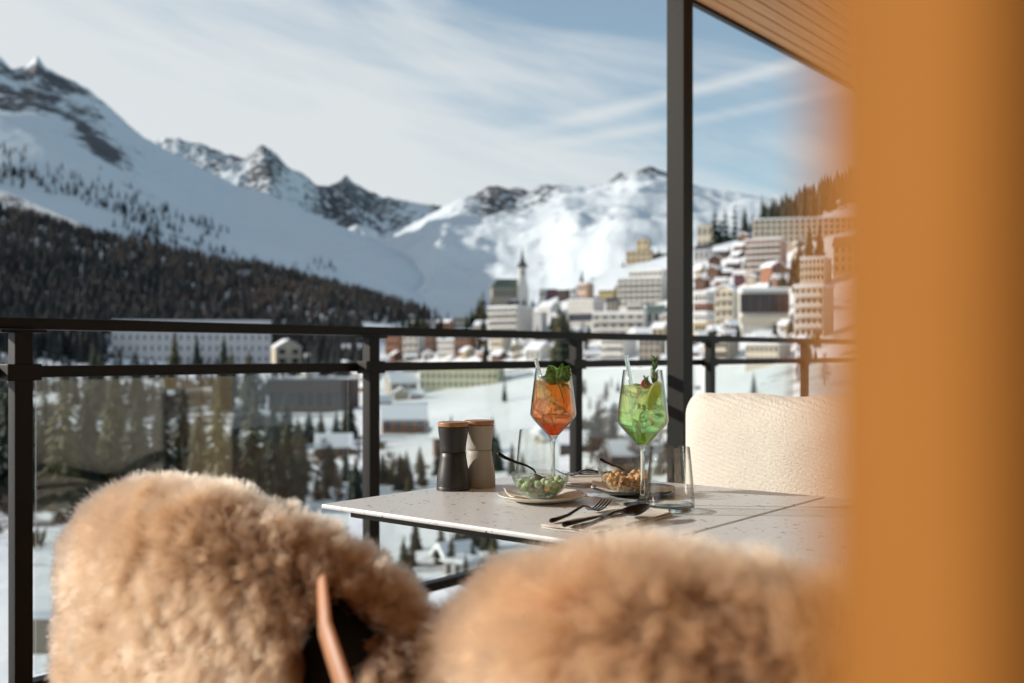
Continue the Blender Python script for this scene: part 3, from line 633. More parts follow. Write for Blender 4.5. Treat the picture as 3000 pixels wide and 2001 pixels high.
H('town_house', 'grey brown house with dark roof right of the white hall', 1776, 1816, 960, 872, 12, 'stone', 'gable', 2, 2, cat='house', roofm=m_slate)
H('terrace_block', 'stepped white terrace block with many balconies left of the steel column', 1812, 1962, 900, 812, 14, 'white', rows=5, cols=8, balc=True, win=(.6, .5), yaw=R(-24))
H('terrace_block', 'upper white terrace block tight below the castle hotel', 1846, 1966, 850, 790, 12, 'white', rows=3, cols=7, balc=True, win=(.6, .5))
H('castle_hotel', 'tan castle like hotel with tall blocky centre high on the slope', 1836, 1916, 812, 734, 14, 'tan', rows=4, cols=5, win=(.4, .5), roofm=PC['tan'])
H('castle_tower', 'tall tan tower block crowning the castle like hotel', 1866, 1906, 812, 700, 10, 'tan', rows=5, cols=2, win=(.4, .5), roofm=PC['stone'])
H('town_house', 'brown house beside the castle like hotel, partly behind the column', 1914, 1958, 800, 742, 10, 'stone', rows=2, cols=2, cat='house')
H('balcony_block', 'long low white block with stacked balconies just above the handrail', 1738, 1912, 990, 912, 12, 'white', rows=3, cols=6, balc=True, win=(.75, .4))
H('balcony_block', 'cream block with brown loggias above the white balcony block', 1838, 1892, 935, 890, 10, 'cream', rows=2, cols=3, balc=True, win=(.75, .5))
H('town_house', 'round topped grey house close left of the steel column', 1892, 1960, 952, 894, 10, 'grey', 'gable', 1, 2, cat='house', roofm=m_tin)
H('chalet', 'brown snow capped chalet touching the steel column above the handrail', 1912, 1966, 1000, 944, 10, 'tan', 'gable', 1, 2, cat='house')
H('apartment_house', 'white apartment block with balconies between handrail and mid rail by the third post', 1764, 1872, 1062, 986, 12, 'white', rows=3, cols=5, balc=True, win=(.7, .45))
H('apartment_house', 'brown fronted apartment block between the rails beside the steel column', 1872, 1960, 1062, 990, 12, 'stone', rows=3, cols=4, win=(.5, .6))
H('town_house', 'pale yellow house behind the handrail right of the dark fir', 1436, 1500, 1040, 975, 10, 'cream', rows=3, cols=4, cat='house')
H('town_house', 'snow roofed white house with blue shaded slope under the handrail', 1540, 1620, 1062, 1000, 14, 'white', 'gable', 1, 3, cat='house')
# right of the column
H('villa', 'cream villa with rust roof high right of the column', 2044, 2092, 738, 660, 10, 'cream', rows=2, cols=3, cat='house', roofm=PC['rust'])
H('town_house', 'blue grey roofed house under the cream villa', 2036, 2096, 772, 716, 10, 'grey', 'gable', 1, 3, cat='house', roofm=m_slate)
for i, (a, b_, base, top, c, lb) in enumerate([
    (2168, 2212, 712, 680, 'brown', 'chalet with tilted white roof left end of the long white block'), (2150, 2196, 745, 708, 'brown', 'dark chalet with flat snow roof above the pink brick block'),
    (2090, 2146, 762, 722, 'dark', 'upper wide snow roofed chalet right of the blue grey roof'), (2076, 2120, 790, 744, 'brown', 'dark chalet with oval white roof in the middle of the cluster'),
    (2128, 2180, 800, 756, 'dark', 'dark chalet left of the pink brick block'), (2036, 2072, 800, 772, 'stone', 'small stone chalet next to the column at the cluster edge'),
    (2072, 2126, 825, 776, 'brown', 'brown chalet with broad white roof low in the cluster'), (2120, 2150, 820, 786, 'dark', 'tiny dark chalet low in the cluster'), (2150, 2194, 838, 790, 'plum', 'plum brown chalet at the foot of the pink brick block'),
    (2036, 2086, 850, 806, 'brown', 'brown chalet against the column below the cluster')]):
    H('chalet', lb, a, b_, base, top, 9, c, 'gable', 2, 3, yaw=R(-48 + 12 * (i % 5)), group='chalets clustered right of the column', cat='chalet', gdir='x' if i % 3 else 'y')
H('long_block', 'long white hotel block with a grid of balconies under the hilltop wood', 2216, 2560, 708, 636, 14, 'cream', rows=4, cols=20, balc=False, win=(.6, .55), yaw=R(-12))
H('brick_block', 'pink brick apartment block with gridded balconies under the long white block', 2190, 2322, 812, 698, 16, 'pink', rows=6, cols=7, balc=True, win=(.6, .5), yaw=R(-26), balcol='white')
H('chalet', 'rust brown chalet with sloping white roof before the pink brick block', 2240, 2304, 828, 764, 12, 'rust', 'gable', 2, 3, yaw=R(20), cat='chalet', gdir='y')
H('balcony_block', 'beige block with white framed balconies half behind the orange post', 2352, 2460, 850, 752, 14, 'cream', rows=4, cols=6, balc=True, win=(.6, .5))
H('town_house', 'rust roofed house beside the beige block, behind the orange post', 2452, 2560, 800, 690, 14, 'tan', 'gable', 3, 4, cat='house', roofm=PC['rust'])
H('glass_hall', 'big white framed hall with a wide dark glazed front', 2176, 2326, 968, 842, 20, 'white', rows=0, cols=0, yaw=R(-8))
gh = bpy.data.objects['glass_hall']; Yg_ = gh.location.y; ug = Yg_ / F
MB().box(-72 * ug, 68 * ug, -.4, .2, 52 * ug, 108 * ug).build('glazing', mat('dark_curtain_wall', (.035, .03, .035), .15), gh)
for k in range(6): MB().box((-72 + 28 * k) * ug - .12, (-72 + 28 * k) * ug + .12, -.55, -.38, 50 * ug, 110 * ug).build('mullion', PC['brown'], gh)
MB().box(-74 * ug, 74 * ug, -2.2, -.5, 20 * ug, 40 * ug).build('balcony', PC['cream'], gh)
H('round_block', 'cream block with curved top left of the glazed hall', 2098, 2182, 962, 832, 14, 'cream', 'gable', 4, 3, balc=True, win=(.55, .5), gdir='y')
for i, (t_, c, lb) in enumerate([(852, 'white', 'white upper block of the stack beside the column'), (882, 'rust', 'orange red block of the stack beside the column'), (912, 'white', 'white middle block of the stack beside the column'), (938, 'yellow', 'yellow ochre lowest block of the stack beside the column')]):
    H('balcony_block', lb, 2034, 2102, t_ + 44, t_, 10, c, rows=1, cols=4, balc=True, win=(.6, .5), group='coloured blocks stacked beside the column')
H('beige_block', 'beige block with white balcony bands right of the glazed hall', 2336, 2470, 990, 832, 16, 'cream', rows=5, cols=5, balc=True, win=(.6, .5), balcol='white')
H('shed', 'low stone house under the handrail right of the column', 2064, 2180, 1062, 990, 12, 'stone', rows=2, cols=6, balc=True, balcol='cream', cat='house')
H('shed', 'low cream house with snow roof behind the fourth railing post', 2190, 2340, 1070, 1000, 14, 'cream', rows=2, cols=7, cat='house')
for px_, py_, tp_, k_, lb_ in [(800, 1300, 1180, 1, 'broad dark fir before the left end of the long dark chalet'), (838, 1310, 1150, 0, 'tall slim fir before the long dark chalet'), (872, 1320, 1215, 2, 'olive fir before the middle of the long dark chalet'), (905, 1300, 1195, 1, 'dark fir before the right half of the long dark chalet'), (940, 1285, 1190, 3, 'narrow fir right of the middle of the long dark chalet'), (1025, 1290, 1165, 1, 'dark fir at the right end of the long dark chalet')]:
    tree(px_, py_, tp_, lb_, k_, group='firs before the long dark chalet', wide=1.4)
# meadow and below the terrace
H('school', 'long pale yellow school building along the far edge of the meadow', 1228, 1478, 1138, 1062, 16, 'pale_yellow', rows=3, cols=14, win=(.45, .5), roofm=m_snow, yaw=R(-10))
H('chalet', 'house with wide snow roof beside the yellow school', 1120, 1222, 1160, 1092, 16, 'stone', 'gable', 1, 3, yaw=R(18), cat='chalet')
H('barn', 'long red brown barn with deep snow on the roof right of the second railing post', 1105, 1246, 1272, 1190, 18, 'rust', 'gable', 1, 4, yaw=R(8), cat='barn')
H('long_chalet', 'long dark chalet with orange upper wall seen through the first pane', 786, 1032, 1215, 1112, 18, 'dark', rows=1, cols=9, win=(.6, .4), balc=True, balcol='rust', roofm=m_slate, cat='chalet')
H('chalet', 'low chalet with thick flat white roof in front of the long dark chalet', 916, 1026, 1345, 1276, 12, 'brown', 'gable', 1, 3, yaw=R(10), cat='chalet')
H('chalet', 'rust chalet half hidden by the black mill', 1268, 1345, 1340, 1256, 12, 'rust', 'gable', 1, 2, yaw=R(-20), cat='chalet')
H('chalet', 'brown chalet with snow roof at the far left of the first pane', 230, 330, 1330, 1240, 14, 'brown', 'gable', 1, 3, yaw=R(14), cat='chalet')
H('chalet', 'grey brown chalet behind the third railing post', 1640, 1760, 1330, 1268, 12, 'dark', 'gable', 1, 3, yaw=R(-8), cat='chalet')
H('chalet', 'dark chalet with snow roof behind the green cocktail stem', 1780, 1900, 1365, 1296, 12, 'dark', 'gable', 1, 3, yaw=R(6), cat='chalet')
H('hut', 'pale hut with flat top seen in the gap between the two sheepskins', 1300, 1400, 1700, 1640, 6, 'white', rows=1, cols=2, cat='hut')
H('chalet', 'small rust chalet with blue shaded snow roof under the table edge', 1280, 1380, 1660, 1600, 7, 'rust', 'gable', 1, 2, yaw=R(25), cat='chalet')
H('shed', 'grey shed wall low at the left beside the first railing post', 85, 140, 1920, 1760, 6, 'stone', 'gable', 0, 0, cat='hut')
rnd = random.Random(19); occ = []
KS = [('dark', 'small almost black timber chalet with snowy roof packed into the village'), ('white', 'small white walled house with snowy pitched roof packed into the village'), ('cream', 'small cream house with snowy pitched roof packed into the village'), ('brown', 'small dark brown chalet with snowy roof packed into the village'), ('stone', 'small stone grey house with snowy roof packed into the village'), ('rust', 'small rust red chalet with snowy roof packed into the village'), ('tan', 'small tan house with snowy roof packed into the village')]
def fill(n, pxr, pyr, skyl, sz):
    k = t_ = 0
    while k < n and t_ < 4000:
        t_ += 1; px = rnd.uniform(*pxr); py = rnd.uniform(*pyr)
        if py < skyl(px) or any(abs(px - a) < 20 and abs(py - b_) < 14 for a, b_ in occ): continue
        Y_ = find_Y(px, py)
        if Y_ > 1000 or hidden(px, py - 9, Y_) or hidden(px - 12, py - 9, Y_) or hidden(px + 12, py - 9, Y_): continue
        occ.append((px, py)); k += 1; s = rnd.uniform(*sz); c, lb = rnd.choice(KS)
        H('village_house', lb, px - s, px + s, py, py - s * rnd.uniform(1.0, 1.7), 10, c, 'gable', rnd.choice((1, 2, 2)), rnd.choice((2, 3)), yaw=R(rnd.uniform(-60, 10)), group='small houses packed into the village', cat='house', gdir=rnd.choice('xxy'))
fill(58, (1150, 1960), (905, 1062), lambda p: np.interp(p, [1150, 1330, 1440, 1650, 1850, 1960], [960, 935, 910, 905, 850, 820]), (14, 24))
fill(34, (2036, 2360), (700, 1060), lambda p: np.interp(p, [2036, 2150, 2300], [780, 730, 720]), (14, 24))
fill(12, (880, 1240), (1085, 1200), lambda p: 0, (18, 30))
fill(10, (1560, 1960), (1180, 1330), lambda p: 0, (20, 34))
for k in range(700):
    px = rnd.choice((rnd.uniform(1150, 1960), rnd.uniform(1400, 1960), rnd.uniform(2036, 2400))); lo = float(np.interp(px, [1150, 1330, 1440, 1650, 1850, 1960, 2100, 2300], [960, 935, 915, 900, 850, 820, 740, 720])); py = rnd.uniform(lo, 1064)
    if hidden(px, py - 20, find_Y(px, py)): continue
    kk = rnd.choice((0, 1, 2, 3)); tree(px, py, py - rnd.uniform(28, 66), ['slim dark fir between the village houses', 'broad dark fir between the village houses', 'olive fir between the village houses', 'narrow fir between the village houses'][kk], kk, group='firs between the village houses', wide=1.3)
# telephone style lines are not visible; a bright trodden path crosses the wood
# ================================================================== TERRACE
TH = R(39.5)
D2 = Vector((math.sin(TH), math.cos(TH), 0)); D1 = Vector((math.cos(TH), -math.sin(TH), 0))
P0 = Vector((-0.362, 1.934, 0))
def T(a, b, z=0): return P0 + D1 * a + D2 * b + Vector((0, 0, z))
RZ = -TH                                     # turns local x to D1, local y to D2
TZ = 0.74
m_black = mat('black_powder_coat', (0.008, 0.006, 0.006), 0.5, spec=0.25, bump=0.05, bscale=900)
m_deck = wood('larch_decking', (0.20, 0.085, 0.035), (0.36, 0.17, 0.075), (60, 2.0, 60))
m_soffit = wood('orange_larch_boards', (0.74, 0.33, 0.07), (0.95, 0.56, 0.19), (50, 1.2, 50))
m_post = wood('orange_timber', (0.20, 0.080, 0.016), (0.31, 0.128, 0.026), (34, 34, 3.0), .8)
m_post.node_tree.nodes['Principled BSDF'].inputs['Specular IOR Level'].default_value = .08
m_fac = wood('facade_larch', (0.60, 0.47, 0.29), (0.80, 0.66, 0.45), (30, 30, 1.0))
m_pane = thin_glass('railing_glass', (0.93, 0.955, 0.94), (0.6, 0.68, 0.64), 1.5)

b = MB()
for k in range(62):
    x = -1.30 + k * 0.145; b.box(x, x + .137, -9, 9, -0.03, 0)
dk = b.build('terrace_floor', m_deck, bevel=.004); dk.location = P0; dk.rotation_euler = (0, 0, RZ); tag(dk, kind='structure')
sb = MB().box(-1.36, 8, -9.2, 9.2, -.42, -.034).build('terrace_slab', mat('concrete', (.30, .29, .27), .9, var=.2, scale=3)); sb.location = P0; sb.rotation_euler = (0, 0, RZ); tag(sb, kind='structure')

# ---- railing
rl = thing('balcony_railing', 'black metal balcony railing with glass panes along the terrace edge', 'railing', T(-1.27, 0), RZ)
posts = [1.25 * k + 0.002 for k in range(-5, 7)]
y0, y1 = posts[0] - .4, posts[-1] + .5
MB().box(-.032, .032, y0, y1, 1.088, 1.12).build('handrail', m_black, rl, bevel=.004)
MB().box(-.024, .024, y0, y1, .958, .99).build('mid_rail', m_black, rl, bevel=.003)
MB().box(-.024, .024, y0, y1, .10, .135).build('bottom_rail', m_black, rl, bevel=.003)
pme = MB().box(-.020, .020, -.024, .024, 0, 1.088).box(-.024, .024, -.06, .06, 1.078, 1.087).box(-.026, .026, -.045, .045, .952, .996).box(-.05, .05, -.07, .07, 0, .012).mesh('post', m_black)
gme = MB().box(-.005, .005, -.56, .56, .15, .95).mesh('glass_pane', m_pane)
for i, y in enumerate(posts):
    obj('post', pme, rl, .002, 2, (0.052, y, 0))
    if i < len(posts) - 1: obj('glass_pane', gme, rl, loc=(0, y + .625, 0))

# ---- steel column and roof with boarded soffit
ZR = 2.60
c = MB().box(-.041, .041, -.041, .041, 0, ZR).build('column', m_col := mat('dark_grey_steel', (0.013, 0.012, 0.011), 0.5, spec=0.2, bump=.05, bscale=600)); 
cc = Vector((.728, 4.44, 0)); c.location = cc; c.rotation_euler = (0, 0, RZ)
tag(c, 'tall dark grey square steel column between the drinks and the white cushion', 'column')
rf = thing('roof', 'overhanging roof with orange wooden boards on its underside', 'roof', T(-.80, 0, ZR), RZ)
b = MB()
for k in range(96): b.box(.03 + k * .072, .03 + k * .072 + .0665, -8, 12, 0, .02)
b.build('soffit_boards', m_soffit, rf, bevel=.003, seg=1)
MB().box(-.0, .028, -8, 12, -.012, .22).build('fascia', m_black, rf)
MB().box(.03, 7, -8, 12, .022, .2).build('deck', mat('roof_deck', (.05, .04, .035), .9), rf)

# ---- the timber post right in front of the lens
b = MB().box(.0306, .130, .0672, .109, 0, ZR)
po = b.build('timber_post', m_post, bevel=.006, seg=4); tag(po, 'orange timber post close up at the right, heavily out of focus', 'post')

# ---- house front at the right, sunlit, seen in the railing glass
fc = thing('house_front', 'sunlit timber front of the house beside the terrace, mirrored in the glass railing', 'building', T(2.55, 0), RZ)
b = MB()
for k in range(40):
    y = -8 + k * .285
    b.box(0, .06, y, y + .278, 0, ZR - .02)
b.build('wall', m_fac, fc)
b = MB()
for k in range(14): b.box(-1.6 + k * .114, -1.6 + k * .114 + .110, -2.30, -2.24, 0, ZR - .02)
b.build('shade_wall', m_fac, fc)  # unseen wall behind the camera, added to block sky light from the post
for y in (-5.5, -2.6, .3):
    w_ = MB().box(-.03, .01, y, y + 1.3, .9, 2.1).build('window', m_win, fc)
    MB().box(-.06, -.032, y - .06, y + 1.36, .84, .9).box(-.06, -.032, y - .06, y + 1.36, 2.1, 2.16).box(-.06, -.032, y - .06, y, .9, 2.1).box(-.06, -.032, y + 1.3, y + 1.36, .9, 2.1).build('frame', m_black, w_)

# ---- tables
m_top = bpy.data.materials.new('speckled_stone_top'); m_top.use_nodes = True
t = m_top.node_tree; pb = t.nodes['Principled BSDF']; pb.inputs['Roughness'].default_value = .34
tcn = t.nodes.new('ShaderNodeTexCoord')
def fleck(scale, lo, hi, off, stretch):
    mp = t.nodes.new('ShaderNodeMapping'); mp.inputs['Location'].default_value = (off, off, 0); mp.inputs['Scale'].default_value = stretch
    t.links.new(tcn.outputs['Object'], mp.inputs[0])
    nz_ = t.nodes.new('ShaderNodeTexNoise'); nz_.inputs['Scale'].default_value = scale * 1.3; t.links.new(mp.outputs[0], nz_.inputs['Vector'])
    v = t.nodes.new('ShaderNodeTexVoronoi'); v.inputs['Scale'].default_value = scale; v.inputs['Randomness'].default_value = 1
    mm = t.nodes.new('ShaderNodeMix'); mm.data_type = 'VECTOR'; mm.inputs[0].default_value = .02; t.links.new(mp.outputs[0], mm.inputs[4]); t.links.new(nz_.outputs['Color'], mm.inputs[5])
    t.links.new(mm.outputs[1], v.inputs['Vector'])
    # only some cells carry a chip
    sp_ = t.nodes.new('ShaderNodeSeparateColor'); t.links.new(v.outputs['Color'], sp_.inputs[0])
    a = t.nodes.new('ShaderNodeMath'); a.operation = 'LESS_THAN'; t.links.new(v.outputs['Distance'], a.inputs[0])
    rr = t.nodes.new('ShaderNodeMath'); rr.operation = 'MULTIPLY_ADD'; t.links.new(sp_.outputs[0], rr.inputs[0]); rr.inputs[1].default_value = hi - lo; rr.inputs[2].default_value = lo
    t.links.new(rr.outputs[0], a.inputs[1]); return a.outputs[0], sp_.outputs[1]
def mixc(fac, a, bcol):
    m_ = t.nodes.new('ShaderNodeMix'); m_.data_type = 'RGBA'; t.links.new(fac, m_.inputs[0])
    if hasattr(a, 'links'): t.links.new(a, m_.inputs[6])
    else: m_.inputs[6].default_value = a
    if hasattr(bcol, 'links'): t.links.new(bcol, m_.inputs[7])
    else: m_.inputs[7].default_value = bcol
    return m_.outputs[2]
bn = t.nodes.new('ShaderNodeTexNoise'); bn.inputs['Scale'].default_value = 30; bn.inputs['Detail'].default_value = 6; t.links.new(tcn.outputs['Object'], bn.inputs['Vector'])
c0 = mixc(bn.outputs['Fac'], (.65, .68, .69, 1), (.74, .77, .78, 1))
f1, g1 = fleck(66, -.50, .34, 0.0, (1, 1.5, 1)); f2, g2 = fleck(140, -.40, .32, 1.7, (1, 1.3, 1)); f3, g3 = fleck(38, -.45, .20, 3.1, (1, 1, 1))
c1 = mixc(f2, c0, (.40, .38, .35, 1)); c2 = mixc(f1, c1, (.20, .18, .16, 1)); c3 = mixc(f3, c2, (.74, .72, .68, 1)); t.links.new(c3, pb.inputs['Base Color'])
m_under = mat('dark_table_underside', (.03, .025, .022), .5)
def cafe_table(label, a):
    r = thing('cafe_table', label, 'table', T(a + .35, .35), RZ, 'speckled square tables pushed together')
    MB().box(-.348, .348, -.35, .35, TZ - .009, TZ).build('tabletop', m_top, r, bevel=.003)
    MB().box(-.31, .31, -.31, .31, TZ - .026, TZ - .011).build('frame', m_under, r)
    MB().box(-.035, .035, -.035, .035, .02, TZ - .027).build('column', m_black, r, bevel=.004)
    MB().box(-.25, .25, -.25, .25, 0, .018).build('base', m_black, r, bevel=.004)
    return r
cafe_table('speckled pale stone table carrying mills, bowls and cocktails', 0)
cafe_table('empty speckled pale stone table pushed against the laid one', .70)

# ---- cushioned bench beyond the tables
m_weave = bpy.data.materials.new('cream_woven_fabric'); m_weave.use_nodes = True; t2 = m_weave.node_tree; q2 = t2.nodes['Principled BSDF']
q2.inputs['Base Color'].default_value = (.68, .64, .57, 1); q2.inputs['Roughness'].default_value = .95; q2.inputs['Sheen Weight'].default_value = .25
tc2 = t2.nodes.new('ShaderNodeTexCoord'); mp2 = t2.nodes.new('ShaderNodeMapping'); mp2.inputs['Scale'].default_value = (1, 1, 1); mp2.inputs['Rotation'].default_value = (0, R(-14), 0); t2.links.new(tc2.outputs['Object'], mp2.inputs[0])
wv = t2.nodes.new('ShaderNodeTexWave'); wv.bands_direction = 'Z'; wv.inputs['Scale'].default_value = 26; wv.inputs['Distortion'].default_value = 5.0; wv.inputs['Detail'].default_value = 3; wv.inputs['Detail Scale'].default_value = 6; t2.links.new(mp2.outputs[0], wv.inputs['Vector'])
nz2 = t2.nodes.new('ShaderNodeTexNoise'); nz2.inputs['Scale'].default_value = 420; t2.links.new(tc2.outputs['Object'], nz2.inputs['Vector'])
ad = t2.nodes.new('ShaderNodeMath'); ad.operation = 'MULTIPLY_ADD'; ad.inputs[1].default_value = .55; t2.links.new(nz2.outputs['Fac'], ad.inputs[0]); t2.links.new(wv.outputs['Fac'], ad.inputs[2])
bp2 = t2.nodes.new('ShaderNodeBump'); bp2.inputs['Strength'].default_value = .5; bp2.inputs['Distance'].default_value = .004; t2.links.new(ad.outputs[0], bp2.inputs['Height']); t2.links.new(bp2.outputs[0], q2.inputs['Normal'])
bn_ = thing('cushioned_bench', 'wooden bench with a wide cream woven back cushion behind the tables', 'bench', T(.033, 1.18), RZ)
m_brownwood = wood('brown_wood', (.10, .05, .03), (.20, .10, .055), (40, 40, 3))
MB().box(-.015, 2.3, .17, .20, .0, .86).build('back_panel', m_brownwood, bn_, bevel=.004)
MB().box(-.015, .012, -.42, .168, .0, .38).build('end_panel', m_brownwood, bn_, bevel=.004)
MB().box(.014, 2.3, -.42, .168, .02, .30).build('seat_box', m_brownwood, bn_, bevel=.004)
def pillow(w, h, th, nu=90, nv=44, seed=1, sag=.012):
    P = []
    us = np.linspace(-1, 1, nu); vs = np.linspace(-1, 1, nv); U, V = np.meshgrid(us, vs)
    ex = np.clip(1 - np.abs(U) ** 9, 0, 1) ** .5 * np.clip(1 - np.abs(V) ** 4, 0, 1) ** .5
    rc = .075; dx_ = np.clip(np.abs(U) * w / 2 - (w / 2 - rc), 0, rc); dz_ = np.clip(np.abs(V) * h / 2 - (h / 2 - rc), 0, rc); m_ = np.maximum(dx_, dz_); L_ = np.sqrt(dx_ ** 2 + dz_ ** 2) + 1e-9; k_ = m_ / L_
    x = np.sign(U) * (np.abs(U) * w / 2 - dx_ * (1 - k_)); z = np.sign(V) * (np.abs(V) * h / 2 - dz_ * (1 - k_))
    z = z - sag * np.exp(-((U + .45) / .22) ** 2) * (V > 0) * V + .005 * np.sin(11 * U + 1) * V + .004 * np.sin(29 * U) * (V > 0) * V
    wr = fbm(np.stack([U * 4 * w, V * 3, U * 0 + seed], -1).reshape(-1, 3), 4, seed).reshape(U.shape) * .010 * np.clip(np.abs(V) * 1.6, .35, 1)
    F_ = np.stack([x, -th / 2 * ex - wr * ex, z], -1); B_ = np.stack([x, th / 2 * ex, z], -1)
    return F_, B_
Fm, Bm = pillow(2.2, .47, .15)
b = MB(); nn = Fm.shape
for A_, fl in ((Fm, 0), (Bm, 1)):
    idx = lambda i, j: i * nn[1] + j
    b.add(A_.reshape(-1, 3).tolist(), [(idx(i, j), idx(i, j + 1), idx(i + 1, j + 1), idx(i + 1, j))[::-1 if fl else 1] for i in range(nn[0] - 1) for j in range(nn[1] - 1)])
b.build('back_cushion', m_weave, bn_, smooth=True, auto=80, loc=(1.125, .085, .685))
MB().box(0.02, 2.28, -.43, .0, .302, .44).build('seat_cushion', m_weave, bn_, bevel=.04, seg=4)

# ================================================================== THINGS ON THE TABLE
def on(px, py, dz=0.0):
    """point on the table top seen at photo pixel"""
    Y = F * (CAMZ - TZ - dz) / (py - HOR); return Vector(((px - 1500) / F * Y, Y, TZ + dz))
m_lid = wood('acacia_lid', (.26, .115, .05), (.42, .215, .10), (60, 260, 60), .45)
def mill(label, loc, m):
    r = thing('pepper_mill', label, 'mill', loc, R(20), 'pair of hourglass mills')
    k = .001
    lo = [(30, 0), (34.6, 0), (34.9, 1), (34.9, 7.4), (34.5, 8), (34.6, 8.6), (34.7, 14), (34.3, 22), (33, 33), (31, 45), (29, 57), (27.3, 68), (26.3, 77.5), (25.6, 78.2)]
    up = [(25.6, 78.9), (26.2, 79.6), (26.5, 86), (27.4, 96), (29, 107), (30.6, 117), (31.5, 125), (31.8, 130.6), (30.6, 131.4)]
    MB().lathe([(a * k, z * k) for a, z in lo], 64, True, True).build('base', m, r, True, auto=50)
    MB().lathe([(a * k, z * k) for a, z in up], 64, True, True).build('grinder_head', m, r, True, auto=50)
    MB().lathe([(a * k, z * k) for a, z in [(30.2, 131.6), (31.4, 132.4), (32.2, 138.4), (32.0, 140.4), (31.2, 141.2)]], 64, True, True).build('lid', m_lid, r, True, auto=40)
    return r
mill('matt black hourglass pepper mill with a wooden lid', (-.1225, 2.136, TZ), mat('matt_black_mill', (.016, .014, .014), .42, bump=.03, bscale=700))
mill('warm grey hourglass salt mill with a wooden lid behind the black one', (-.070, 2.186, TZ), mat('matt_stone_mill', (.37, .345, .305), .55, bump=.03, bscale=700))

m_wine = thin_glass('wine_glass_bowl', (.985, .99, .985), (.16, .17, .17), 1.5)
m_tum = thin_glass('tumbler_glass', (.985, .99, .985), (.12, .15, .14), 1.5)
m_bowlg = thin_glass('pressed_glass', (.965, .985, .975), (.50, .64, .59), 1.75, bump=.5, bs=130)
m_solid = glass('solid_clear_glass', (.97, .99, .98), 1.45, clear=.18)
m_ice = glass('ice', (.99, .99, 1), 1.18, .02, bump=.6, bs=90, clear=.15)
def interp_prof(pr, n=60):
    z = np.linspace(pr[0][1], pr[-1][1], n); a = np.array(pr); return [(float(np.interp(zz, a[:, 1], a[:, 0])), float(zz)) for zz in z]
GP = [(.0045, .106), (.0105, .113), (.0205, .1235), (.031, .135), (.0405, .1455), (.0452, .1512), (.0474, .1556), (.0479, .160), (.0474, .167), (.0452, .187), (.0425, .208), (.0396, .230), (.0368, .2525)]
def wine_glass(label, loc):
    r = thing('wine_glass', label, 'glass', loc, 0, 'pair of tall cocktail glasses')
    ou = GP; inn = [(max(.001, a - .0011), z) for a, z in GP]
    MB().lathe(ou + [(.0362, .2531)] + inn[::-1][:-1], 72).build('bowl', m_wine, r, True, auto=70)
    MB().lathe([(.0005, 0), (.037, 0), (.0372, .0012), (.030, .0024), (.016, .0052), (.0072, .0105), (.0046, .020), (.0040, .045), (.0039, .080), (.0043, .097), (.0055, .1045), (.0095, .1112), (.006, .113), (.0005, .1125)], 48).build('stem', m_solid, r, True, auto=70)
    return r
def inner_r(z): a = np.array(GP); return float(np.interp(z, a[:, 1], a[:, 0])) - .0013
def drink(name, label, loc, top, m):
    zs = np.linspace(.1145, top, 46); pr = [(max(.0006, inner_r(z)), float(z)) for z in zs]
    return tag(MB().lathe([(.0004, .1142)] + pr + [(pr[-1][0] - .004, top - .0006), (.0004, top - .0008)], 72).build(name, m, None, True, loc=loc, auto=60), label, 'drink')
def rounded_cube(s, seed, m, name, loc, rot, lab, cat, grp):
    import bmesh
    bm = bmesh.new(); bmesh.ops.create_cube(bm, size=1); bmesh.ops.subdivide_edges(bm, edges=bm.edges[:], cuts=5, use_grid_fill=True)
    rn = random.Random(seed); of = Vector((rn.random() * 9, rn.random() * 9, rn.random() * 9))
    for v in bm.verts:
        p = v.co.copy(); q = p.normalized() * .62; p = p.lerp(q, .28) ; p *= 1 + .10 * mnoise.noise(p * 3 + of) + .05 * mnoise.noise(p * 9 + of)
        v.co = Vector((p.x * s[0], p.y * s[1], p.z * s[2]))
    me = bpy.data.meshes.new(name); bm.to_mesh(me); bm.free(); me.materials.append(m); me.polygons.foreach_set('use_smooth', [True] * len(me.polygons))
    o = obj(name, me, loc=loc); o.rotation_euler = rot; return tag(o, lab, cat, grp)
def straw(label, p0, p1):
    b = MB(); p0, p1 = Vector(p0), Vector(p1); b.tube([p0, p1], .0042, 20, caps=False); b2 = MB().tube([p1, p0], .0029, 20, caps=False)
    b.add(b2.v, b2.f); return tag(b.build('glass_straw', m_solid, None, True), label, 'straw', 'glass straws')
LO = Vector((.0857, 2.13, TZ)); LG = Vector((.245, 1.92, TZ))
wine_glass('tall cocktail glass holding the orange drink', LO); wine_glass('tall cocktail glass holding the green drink', LG)
m_or = glass('orange_aperitif', (1, .5, .2), 1.33, ramp=[(.113, (1, .30, .10)), (.135, (1, .62, .20)), (.16, (1, .83, .38)), (.20, (1, .88, .46)), (.23, (1, .89, .50))], milky=.20)
m_gn = glass('green_aperitif', (.8, 1, .3), 1.33, ramp=[(.113, (.55, .93, .45)), (.128, (.25, .85, .42)), (.143, (.55, .93, .48)), (.158, (1, .96, .48)), (.19, (1, .98, .58)), (.226, (.97, 1, .68))], milky=.10)
drink('orange_drink', 'bright orange iced drink filling the left cocktail glass', LO, .2285, m_or)
drink('green_drink', 'yellow green iced drink darkening to emerald in the right cocktail glass', LG, .2245, m_gn)
for k, (dx, dy, z, s, rot, lb) in enumerate([(-.019, -.012, .207, (.026, .026, .034), (.2, .3, .2), 'tall ice cube at the upper left of the orange drink'), (-.020, -.010, .176, (.024, .025, .026), (.5, .2, .7), 'ice cube low at the left of the orange drink'), (.024, -.006, .212, (.020, .022, .030), (.1, .5, .3), 'ice cube at the right rim of the orange drink'), (.004, .016, .190, (.028, .024, .026), (.6, .1, .9), 'ice cube behind the orange slice')]):
    rounded_cube(s, k + 1, m_ice, 'ice_cube', LO + Vector((dx, dy, z)), rot, lb, 'ice', 'ice cubes in the drinks')
